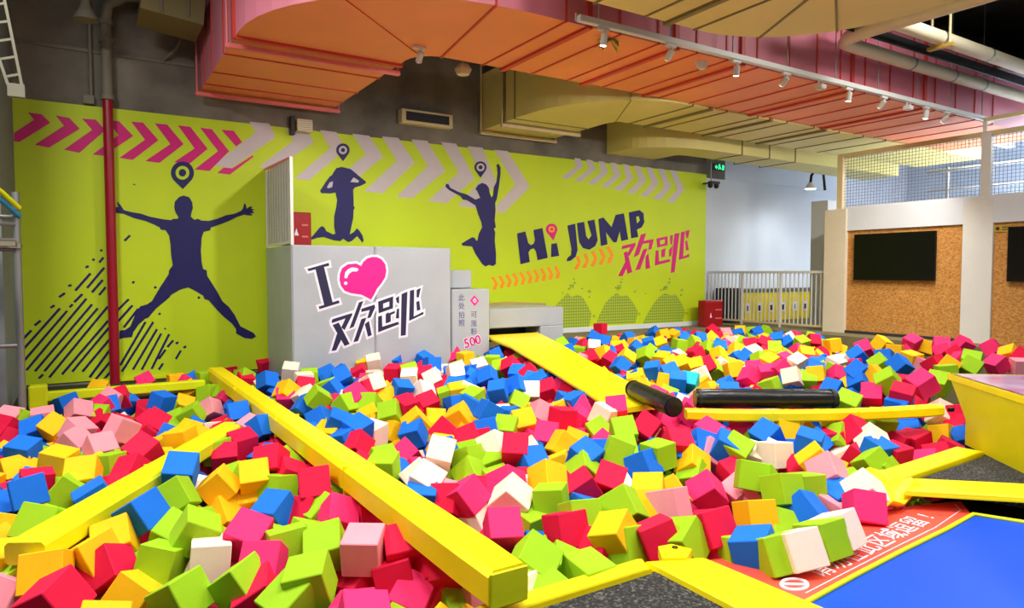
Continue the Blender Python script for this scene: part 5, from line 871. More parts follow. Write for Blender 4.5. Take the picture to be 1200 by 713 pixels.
5301 8198 -137 52 53 -1 66 5 , 2103 6627 -211 48 49 63 35 1 , 10532 8343 -133 86 -9 47 -2 6 , 4011 8170 -225 67 71 -11 -6 3 , 3754 6162 -368 10 -19 -96 -9 0 ,
1968 4001 -413 74 24 33 52 0 , 9941 7727 -83 55 40 29 -66 4 , 608 7142 -429 6 -97 13 14 5 , 5825 7055 -325 61 0 -64 -45 0 , 3903 7905 -250 11 63 75 -4 3 ,
3177 4037 -311 91 -34 14 14 6 , 3806 3973 -342 24 -22 31 -88 6 , -211 4839 -435 2 -95 -14 24 0 , 4939 4141 -424 48 29 -69 44 1 , 4468 5714 -274 55 40 21 -69 1 ,
1996 5976 -278 13 91 -35 10 5 , 9577 9271 -80 12 -83 -22 -47 0 , 7219 6656 -193 25 87 -36 -19 0 , 4376 4236 -408 91 5 -35 14 6 , 1764 7820 -425 0 -15 -85 -48 5 ,
6811 5504 -374 46 66 52 -25 1 , 6608 4193 -248 2 98 -10 7 5 , -150 5581 -427 7 8 -95 27 5 , 7232 7088 -175 38 -1 20 -89 0 , 3819 4364 -330 59 -34 63 -35 0 ,
1585 4584 -337 43 2 0 -89 0 , -869 6045 -395 0 69 -17 -69 6 , 6496 6405 -170 57 -45 5 -67 4 , 7905 5233 -139 26 90 30 8 5 , 3274 4463 -414 33 -34 85 -16 0 ,
5007 3899 -257 48 39 -62 47 6 , 9288 5826 -195 25 -42 -81 30 6 , 10083 8076 -105 49 73 33 30 5 , 2942 5109 -303 60 -37 -51 -47 5 , -463 5948 -499 57 13 -22 77 0 ,
1349 4817 -384 59 -18 -65 42 0 , 2115 4685 -419 5 7 -84 52 1 , -44 4992 -520 37 -91 -6 12 6 , -61 5223 -483 39 -48 -31 -71 6 , 506 6330 -365 3 51 -2 85 4 ,
1177 5537 -366 61 -23 -13 74 6 , 1246 4296 -408 34 41 42 -72 4 , 353 7129 -389 85 19 -45 16 6 , 1954 5161 -383 36 -53 53 53 0 , 3954 4156 -435 11 -18 -24 94 6 ,
3016 4640 -312 67 60 -28 -32 0 , 4155 4115 -329 23 -78 -53 -20 0 , 8241 6009 -124 70 8 -22 66 1 , 877 3620 -477 55 12 -36 73 5 , 4546 3111 -369 10 -83 52 14 4 ,
8935 5978 -134 81 24 26 -45 4 , -682 6513 -400 29 8 -93 -15 0 , 3211 3414 -427 31 1 76 -55 0 , 10849 7286 -84 81 44 -31 17 6 , 6960 7410 -330 75 0 34 55 5 ,
7939 9216 -152 2 -76 -49 41 4 , 3050 5380 -382 24 -25 -86 -34 4 , 1025 6722 -422 18 57 40 68 2 , 1040 3050 -555 11 59 -58 -53 0 , 5595 4107 -220 54 -3 -80 21 5 ,
1279 5262 -375 23 79 42 -36 0 , 8978 6903 -169 31 29 32 84 0 , 5889 4583 -233 18 67 42 57 5 , 499 4775 -453 25 87 37 14 6 , 3397 5534 -285 36 56 -36 64 6 ,
-276 5311 -476 27 -60 -72 -17 1 , 6305 8030 -207 4 -36 -80 46 0 , 477 7331 -348 74 -2 -45 -48 0 , 227 7341 -446 37 37 27 -79 2 , 8539 9258 -151 8 26 94 -18 4 ,
-429 6853 -388 62 -56 -53 -7 6 , -76 8265 -334 83 45 25 -17 2 , 2943 4425 -334 76 8 -54 33 6 , 4885 7447 -217 86 12 27 -40 0 , -524 7243 -430 57 12 49 63 6 ,
5645 3706 -256 52 -59 -24 -55 4 , 4269 8240 -224 90 -19 35 11 5 , 6930 3736 -40 11 -59 76 -17 0 , 5226 2775 -535 70 67 4 17 5 , 9523 5958 -208 59 -42 -13 -66 0 ,
2504 5200 -449 63 -54 50 -19 6 , 462 5851 -365 61 13 -1 77 4 , 5900 3560 -205 56 -48 65 -13 6 , 4245 5737 -260 58 49 -55 31 6 , -578 3777 -425 58 -28 27 -70 2 ,
4427 3645 -347 28 52 -56 -56 5 , 1227 2547 -455 3 57 51 -63 4 , 3781 5549 -319 47 56 -66 -12 2 , 5928 4224 -225 9 -62 -25 -73 6 , 5144 5335 -229 0 -69 -23 67 1 ,
1308 7664 -370 14 -93 29 -4 6 , 4390 5929 -324 62 -72 -28 -2 3 , 5119 3550 -266 64 64 13 -39 4 , 6055 6983 -311 57 45 -41 -53 0 , 2320 2933 -531 7 -56 -8 -81 5 ,
3717 6697 -310 36 9 -6 -91 2 , 6375 6651 -177 10 86 -26 41 0 , 7283 5857 -200 16 65 73 -2 3 , 7516 6845 -236 37 -91 10 -8 5 , 4960 8043 -205 52 36 3 76 3 ,
-195 6422 -430 55 -45 -4 -68 3 , 1399 5460 -407 61 -53 -33 -47 5 , 4683 6632 -220 12 14 -43 87 6 , 3474 4562 -338 80 -38 -44 -8 4 , 5257 8855 -108 50 -76 -31 23 6 ,
5514 3528 -353 32 53 77 1 5 , 8793 6557 -120 20 26 -4 -93 4 , -653 5477 -325 22 60 -68 32 6 , 9544 8127 -96 75 6 38 -52 4 , 7999 6021 -145 14 89 38 15 4 ,
279 6163 -402 36 -62 6 -68 4 , 10492 7016 -139 49 31 -55 59 5 , 2755 5700 -424 40 -84 -33 -4 6 , 8377 5687 -146 25 11 36 88 0 , 5039 8516 -134 87 -31 -35 -11 0 ,
189 6940 -390 23 -70 -34 57 1 , 6520 4003 -197 59 -32 13 -72 6 , 2330 8492 -210 82 -48 -13 25 5 , 10606 9160 -115 36 -68 -58 23 2 , -639 4402 -381 8 -35 -71 -59 4 ,
1962 6480 -330 47 62 61 3 0 , 9385 8729 -128 16 89 33 24 6 , 4842 3964 -392 2 99 -7 -5 5 , 3197 5164 -317 25 -94 1 -18 5 , 5469 8898 -112 80 -1 -8 -58 0 ,
4245 7492 -163 59 -58 27 47 0 , 10591 8125 -130 14 -69 69 4 5 , 6136 6724 -300 45 -73 43 23 4 , 604 6591 -342 78 52 1 -30 6 , -607 7031 -451 0 -74 42 -51 4 ,
2277 4622 -276 55 -5 62 -54 6 , 5848 5236 -226 45 -87 -10 10 4 , -221 7426 -511 18 79 -35 44 4 , 784 6962 -397 17 -94 22 13 4 , 43 5857 -367 73 -43 38 -35 4 ,
2473 5596 -493 42 89 -10 1 6 , 9147 6069 -112 26 90 0 -31 0 , 7039 7872 -221 84 -51 14 -5 4 , 1929 7928 -265 11 -79 15 -56 4 , 8183 5269 -153 73 5 -63 -21 0 ,
9816 6635 -195 95 10 4 -26 4 , 5079 5096 -277 12 -46 -74 46 1 , -649 6033 -422 34 -39 65 -54 4 , 3470 8381 -190 1 -6 -63 76 1 , 3845 6337 -260 46 -62 61 13 0 ,
2817 4278 -274 61 49 11 -59 3 , -397 4333 -406 59 65 -21 41 0 , 5891 6399 -310 76 -33 -43 34 5 , 2706 8411 -170 33 -6 76 54 6 , 4057 7803 -167 81 30 46 -12 3 ,
4930 3223 -476 67 13 -32 64 5 , -777 7167 -392 37 70 -25 54 0 , 7277 6904 -215 2 -34 74 -57 5 , 2076 5628 -311 33 39 -71 46 6 , 8448 4974 -199 63 21 -35 64 6 ,
10316 7248 -94 88 14 15 -40 5 , 2884 7347 -278 39 71 56 -5 4 , 1228 7488 -478 42 -80 11 -39 6 , 5471 4721 -207 12 58 72 33 1 , 556 4088 -504 59 79 -12 -3 3 ,
6765 3889 -149 11 64 -68 -31 0 , 3598 2957 -625 40 -40 -58 57 2 , 871 7294 -450 80 -49 29 9 6 , 2216 4492 -483 5 7 36 -92 5 , 2236 8084 -204 67 -29 61 29 6 ,
521 4303 -401 62 -52 57 4 5 , 6694 6647 -144 62 42 8 -64 4 , 2530 7633 -331 54 -10 59 -57 6 , 879 3946 -436 2 -89 -37 22 5 , 6901 5731 -159 55 80 -19 8 2 ,
9030 7868 -135 21 -92 -12 -28 6 , 3150 3608 -418 74 -1 -35 55 3 , 2941 6328 -301 10 -28 90 -27 0 , 7713 5316 -200 54 -33 -76 -11 6 , 3675 3819 -325 72 33 -59 -1 5 ,
2337 7075 -289 7 -24 -93 -25 3 , 6944 6729 -182 92 21 24 15 0 , -274 7191 -510 26 -75 45 38 4 , 3382 4801 -372 16 -58 51 60 1 , -977 5818 -321 7 -49 -21 -83 4 ,
9449 7780 -94 3 -59 55 -57 4 , 2273 7554 -196 44 11 -13 -87 5 , 30 6397 -431 50 -46 49 -52 5 , 2438 4091 -389 6 1 84 -53 5 , 8397 5227 -149 47 78 -18 -35 3 ,
-956 6546 -429 49 7 78 37 4 , 6005 3840 -167 19 70 -45 -50 4 , 8215 5006 -91 73 61 -25 -12 0 , 6012 5042 -266 10 82 40 38 0 , 2862 3914 -442 39 6 -91 5 5 ,
3993 6706 -286 20 -3 51 -83 0 , 5264 4819 -198 69 -27 -65 14 3 , 8074 7422 -109 24 30 34 84 0 , 2095 4165 -451 35 -10 92 1 2 , 5237 3893 -276 21 31 -85 33 4 ,
965 2839 -418 51 -23 -74 -34 1 , -870 6351 -358 41 86 8 -25 4 , 545 4966 -361 23 -5 -76 59 3 , -833 5638 -370 66 -29 64 22 0 , 3684 6404 -413 82 12 22 -50 6 ,
7076 3856 -168 52 -11 -30 -78 3 , 1243 3426 -378 45 14 -83 27 0 , 4621 7506 -222 78 38 -41 -24 5 , 4778 7626 -143 17 -17 54 -80 0 , 244 8160 -492 18 64 -13 -72 0 ,
8781 8571 -212 52 -21 -76 31 6 , 3868 3689 -487 79 26 -53 8 4 , 10957 8122 -110 43 21 53 68 6 , 4593 8201 -229 21 -56 -79 2 3 , 4212 7972 -253 46 -83 -25 12 6 ,
1258 3712 -526 18 -48 29 -80 2 , -662 5172 -478 80 -23 -38 36 5 , 6086 4751 -222 16 54 56 59 0 , 1705 7572 -414 6 -61 78 1 6 , 3083 2736 -420 59 -75 -26 0 0 ,
-323 6131 -417 72 -54 -42 -3 4 , 5062 7354 -234 29 48 42 -70 5 , -948 6773 -332 62 3 -77 1 6 , 2686 4157 -456 37 82 -38 -17 0 , 1202 6835 -360 33 -51 7 -78 5 ,
4482 2744 -392 20 -69 -66 -19 5 , 1048 5917 -509 24 -61 -68 30 5 , -986 5459 -318 17 -28 79 51 4 , 8681 5456 -127 1 89 -14 -42 3 , 6826 7610 -216 33 3 8 93 6 ,
1588 6079 -324 23 -82 -42 28 6 , 2667 7454 -235 16 5 -56 80 3 , 6323 3268 -325 29 36 0 88 5 , -1074 7834 -349 71 59 35 -6 0 , 3846 6551 -335 23 -52 25 77 6 ,
2805 8233 -350 41 75 46 -17 2 , 2427 2525 -491 19 -67 36 61 0 , 5763 4402 -200 8 29 -80 49 5 , 6902 5906 -357 98 -12 7 -10 6 , 496 5650 -367 10 49 79 -32 4 ,
6679 6732 -374 78 -58 -16 3 1 , 6625 6021 -287 23 -37 -82 -35 3 , 3531 4009 -290 13 56 -45 -67 5 , 285 7935 -464 22 9 90 -34 3 , 236 5763 -334 17 -5 -42 88 5 ,
3806 5290 -244 17 93 28 11 4 , 8352 6377 -120 13 66 -73 -7 4 , 10133 7624 -97 95 -21 10 15 0 , 537 4543 -455 64 22 37 63 4 , -1080 7616 -481 3 -68 72 5 6 ,
-696 4197 -455 40 -72 -40 38 4 , 5708 5090 -293 58 -16 -69 -38 0 , 3714 8292 -204 85 -5 -32 -39 0 , 7284 6279 -175 94 2 -26 -16 6 , 4593 4345 -412 73 -17 24 -60 1 ,
4281 6980 -283 53 70 40 22 6 , 3641 3248 -518 54 -30 43 64 1 , 3130 6255 -388 1 79 -25 54 6 , 344 4392 -456 22 29 -81 -44 0 , -900 5232 -429 44 -41 -70 -37 6 ,
4829 7000 -200 39 -39 -2 82 5 , 1845 8721 -284 34 70 62 0 3 , 8159 4782 -149 13 89 -40 8 6 , 9075 6700 -152 50 40 67 -35 5 , 9318 6077 -204 42 14 50 -73 4 ,
231 6395 -439 28 2 -18 93 5 , 10989 7493 -80 82 -23 26 -44 5 , -578 5640 -433 42 65 60 -16 6 , 1401 4487 -366 87 15 7 -45 5 , 4833 5121 -396 37 -31 81 -30 1 ,
5375 5187 -280 11 -23 70 -64 6 , 3375 4135 -310 47 -41 72 25 6 , 8309 7391 -109 51 33 49 -60 5 , 1666 6790 -420 35 52 -43 -64 4 , 2007 3341 -440 44 36 1 81 1 ,
6081 6479 -380 43 44 67 -39 4 , 5700 3889 -241 98 -7 -4 -12 0 , 5354 5372 -259 33 79 -35 -34 5 , 5042 4840 -243 9 -45 -86 -17 3 , 3504 7273 -248 79 27 -24 -47 0 ,
5682 6403 -238 52 -16 -55 62 0 , 5316 8537 -145 93 -5 4 -33 0 , 8185 9269 -106 43 31 -79 27 2 , 2574 3261 -373 8 -56 12 80 6 , 2685 6308 -232 58 -13 -76 -23 0 ,
2788 6915 -217 51 62 -57 -3 4 , -191 6898 -458 29 62 56 -45 0 , -911 7536 -334 51 72 -27 35 0 , -430 4550 -406 29 88 21 27 4 , 2918 7823 -224 54 2 83 -5 5 ,
-1131 6936 -450 23 -28 -87 -32 0 , 8218 5492 -136 14 -33 -81 45 6 , 10558 7899 -124 54 12 54 -62 0 , -376 6622 -400 45 -85 -2 24 5 , 7726 5564 -225 5 5 -75 64 0 ,
-184 8389 -503 7 36 -28 -88 6 , -431 7677 -516 62 62 -46 -6 6 , 1780 8376 -383 17 -13 41 -88 0 , 3710 7726 -244 34 85 38 -7 3 , 1629 8626 -381 30 71 -61 7 5 ,
785 6466 -348 25 0 -91 30 4 , -801 8179 -437 10 12 17 -96 0 , 8794 5819 -164 24 31 -78 -47 6 , 6828 3495 -164 52 -24 -43 68 0 , 450 6527 -442 34 52 75 19 4 ,
-799 4999 -337 37 -29 79 37 4 , 2484 6855 -251 58 56 -45 36 1 , -415 3451 -396 50 -22 -34 -75 0 , 6271 3523 -285 2 43 77 -45 1 , 2925 8057 -258 22 47 -54 -65 1 ,
7112 7235 -138 41 -63 -12 63 4 , 6128 7343 -325 55 18 80 -11 0 , 2649 7872 -256 19 2 11 96 6 , 6946 5109 -331 4 37 4 -91 5 , 7262 8320 -111 38 -53 25 -70 4 ,
-346 5670 -365 77 -59 19 -5 6 , 9578 8887 -85 36 -51 -73 23 0 , 7625 4624 -100 56 -10 7 -81 4 , -735 4820 -479 56 36 -21 70 0 , 2476 6160 -268 30 72 -43 -42 5 ,
704 7510 -375 54 -79 -26 4 5 , 1451 2661 -562 68 54 -43 19 4 , 2801 5465 -435 60 -1 23 75 0 , 2177 3894 -370 39 -14 65 -62 0 , 1868 6110 -349 43 77 43 -10 5 ,
4742 7289 -191 75 15 49 39 0 , 874 4529 -586 69 -8 57 42 4 , 8206 8412 -118 3 -96 -20 -14 3 , 2952 3563 -461 3 4 -14 98 0 , 4653 6860 -228 33 -14 60 70 5 ,
-191 4625 -348 62 57 -38 35 5 , 285 8385 -520 68 33 -46 45 6 , -771 7980 -440 26 -41 -2 -86 0 , 6081 2856 -392 50 -22 -65 51 0 , 3101 6504 -396 14 57 -52 -60 5 ,
517 7971 -401 20 -11 9 -96 0 , 5353 3693 -249 27 92 -22 7 6 , -455 4190 -582 49 1 -59 -62 6 , 10712 7709 -83 39 -74 50 20 0 , -266 5018 -454 16 -71 -5 -67 5 ,
272 7656 -413 36 -2 -52 -76 0 , 6487 3604 -287 68 53 -40 -25 0 , -877 4573 -444 7 20 66 -71 6 , 4708 4579 -425 12 -61 -49 59 0 , -45 7320 -428 56 -73 23 -28 0 ,
7871 7449 -185 51 -27 57 -58 0 , 3705 7148 -231 21 93 26 3 6 , -405 4785 -383 17 5 -96 17 4 , 695 8192 -339 55 -3 82 3 5 , 7113 4417 -198 36 29 -22 -85 4 ,
5877 5656 -189 44 23 -85 -13 0 , 1002 5689 -516 59 -22 -58 -50 0 , 3145 6998 -252 53 31 -27 -72 3 , 3968 3052 -367 94 -20 -24 -2 5 , 1692 6973 -402 14 -58 79 -11 6 ,
5050 7596 -169 90 -23 -34 -7 5 , 5479 3880 -246 60 -42 -66 -5 0 , 4490 3345 -314 17 -39 -89 -12 3 , 7452 6458 -188 8 60 -35 -71 0 , 7893 8992 -84 90 -38 3 -18 0 ,
1746 8052 -434 14 5 -45 87 6 , 3455 3477 -458 87 -3 -6 46 5 , 4789 3072 -406 84 24 -47 8 4 , 6716 8719 -114 53 -36 -75 5 0 , -293 7912 -399 34 -59 -49 52 4 ,
2569 3509 -482 30 -94 7 2 6 , 500 3360 -553 74 -51 -41 5 0 , 1086 3592 -399 28 61 73 1 0 , 3192 3849 -436 22 -30 89 -21 6 , 4970 4502 -344 28 77 43 -34 0 ,
7186 6091 -134 11 -54 78 24 4 , 7910 8557 -117 52 -71 -39 -22 4 , 4880 4608 -233 49 76 -16 -37 1 , 767 4068 -420 66 62 -21 -33 1 , 6701 4547 -304 81 3 -56 -11 6 ,
9322 7560 -101 93 24 1 -22 6 , 9537 6978 -242 67 -28 45 -50 5 , 6392 4423 -275 62 68 -28 24 0 , 223 4034 -493 44 -47 30 69 5 , 10302 7956 -115 76 -45 35 26 4 ,
2728 7646 -227 65 55 27 -43 4 , 2588 3909 -381 15 -28 -83 44 0 , -847 7750 -413 52 64 -37 41 0 , 3512 6325 -248 30 -61 -48 -54 5 , 4188 5986 -409 88 18 -29 -30 0 ,
1183 5009 -285 30 -80 -45 21 5 , 1127 7274 -438 17 96 4 14 0 , 2264 5543 -503 17 -10 86 -45 4 , 28 6558 -424 12 96 -10 19 6 , 6258 7774 -122 83 -22 48 11 0 ,
8955 5580 -132 57 -39 31 64 4 , -1022 7388 -463 26 55 -27 -73 0 , 5284 6118 -215 52 -44 38 61 6 , 3926 7203 -180 9 34 45 81 6 , 465 3803 -497 5 22 15 95 3 ,
3688 8512 -250 90 -18 35 16 1 , 4629 4134 -330 33 -39 -50 68 1 , 7177 9279 -100 37 -60 34 61 4 , 6028 7739 -188 79 -43 -40 -7 2 , 3605 4368 -341 37 -58 10 -71 1 ,
3186 4756 -350 66 -24 -52 47 1 , 1707 4795 -349 15 -92 -12 -32 0 , 2617 5428 -360 20 -55 -76 25 4 , 3596 5984 -358 1 -50 78 -36 0 , 639 5400 -459 6 88 33 -31 6 ,
6110 4524 -304 35 71 2 -59 6 , 1219 4517 -495 24 -70 61 27 6 , 3682 6911 -251 18 -75 -1 63 6 , 1987 3783 -493 5 7 20 97 0 , 397 6734 -331 21 63 66 31 0 ,
-1065 6250 -336 70 -22 -50 44 4 , 7605 8832 -90 33 -23 72 -54 4 , 2136 5864 -288 74 11 54 -36 4 , 1835 4512 -340 34 79 -41 26 6 , 3494 3124 -612 58 -71 -36 5 0 ,
4806 8525 -211 24 -11 -95 -7 5 , 7078 7610 -249 1 49 -85 13 6 , 6210 5313 -215 94 -20 -21 4 6 , -618 4613 -539 22 43 -76 41 4 , 9369 7333 -102 25 50 60 55 0 ,
5611 6654 -307 8 47 -78 -38 5 , 3777 4929 -379 62 59 -11 49 0 , 1302 6181 -418 23 22 18 -92 6 , 5361 4100 -243 72 -67 -7 8 2 , 9128 6279 -114 45 -53 43 -56 4 ,
2666 6109 -293 7 -64 75 10 0 , 1719 3637 -492 21 17 -1 -95 0 , 696 3780 -476 22 -73 -54 -34 1 , 5651 4831 -184 76 15 -62 -3 5 , 5088 7832 -193 36 -27 -77 44 1 ,
1027 3786 -392 96 -1 20 12 5 , 7896 5811 -211 6 78 -60 -7 3 , 3627 4748 -380 9 51 85 1 1 , 2419 3719 -351 2 -79 57 -14 3 , 1163 2818 -534 68 16 -31 -63 5 ,
9870 6260 -108 12 -49 66 -54 4 , 1910 4926 -350 18 -64 -30 67 5 , 4077 4380 -406 23 -74 -15 -60 5 , 522 8479 -386 0 2 -64 76 0 , 1048 7089 -439 6 56 -81 6 3 ,
6451 4890 -349 86 34 9 -35 4 , 8554 8766 -121 40 -57 40 -58 0 , 9760 7580 -119 29 36 66 57 0 , 9910 9456 -108 29 78 -1 53 0 , 9734 8175 -122 60 -24 -63 41 1 ,
6997 5703 -371 12 33 -49 78 1 , 6415 5318 -347 42 -4 -57 -69 6 , 2095 5353 -471 29 82 40 -26 5 , 4121 6231 -342 18 57 75 -23 3 , -45 4137 -682 6 -41 12 89 4 ,
6978 7056 -491 40 33 -76 37 4 , 5086 2727 -734 70 -57 -28 -30 0 , 3374 2936 -617 98 5 0 -12 0 , 3852 5776 -354 20 -88 -37 14 4 , 3834 3129 -583 46 48 41 -60 2 ,
975 3482 -626 59 -25 40 -64 5 , 3710 4176 -431 46 -22 -69 -49 5 , 7894 8662 -433 78 5 -37 48 0 , 630 4332 -554 10 63 -63 -43 4 , 6643 7043 -487 5 50 29 -80 4 ,
3888 4062 -627 54 22 -70 -39 5 , 4140 4042 -623 47 26 75 -36 6 , 4801 4255 -396 75 -27 -59 3 1 , 1649 6543 -399 54 23 49 -64 3 , 5889 2893 -656 1 69 -22 -68 4 ,
2039 3996 -650 54 -25 -30 73 1 , 3348 3278 -585 48 41 -53 54 2 , 4193 4246 -503 32 75 -43 -36 0 , 1244 5896 -433 25 -61 -61 -41 0 , 10305 6861 -226 16 93 -29 11 4 ,
5953 3086 -777 52 -59 46 -38 4 , 3672 3557 -602 51 25 80 -14 2 , 4833 2799 -682 45 -15 81 31 0 , 1982 3359 -638 72 -16 41 -52 5 , 6804 7208 -571 28 -2 94 -14 5 ,
2283 5209 -512 29 -61 -62 -37 3 , 6644 3845 -362 67 31 40 52 5 , 7748 8398 -509 58 -33 -52 51 6 , 5415 2863 -655 12 -53 -78 -28 5 , 3372 3932 -453 75 35 43 -33 1 ,
-769 4408 -586 34 78 -41 29 5 , 5278 2753 -817 40 -19 -83 -31 5 , -1008 4996 -476 43 -19 49 72 4 , 2023 3618 -646 30 -46 78 27 6 , 3958 3491 -552 57 6 -79 -20 6 ,
2132 3152 -496 12 -2 -94 -30 6 , 5726 2764 -605 15 90 39 -6 0 , 4118 3681 -455 45 -65 29 52 4 , 4002 3856 -560 25 63 -72 -4 5 , 4944 4628 -519 75 39 13 -49 0 ,
1393 5881 -385 5 -11 -26 95 0 , 3683 4552 -454 80 38 -24 -37 0 , -88 6236 -483 18 -29 -88 -28 4 , 7692 8167 -719 25 76 50 -29 0 , -892 5142 -861 53 -31 -5 -78 4 ,
7916 9010 -621 95 -14 -6 -25 5 , 5634 2756 -833 23 -60 74 15 5 ,
'''
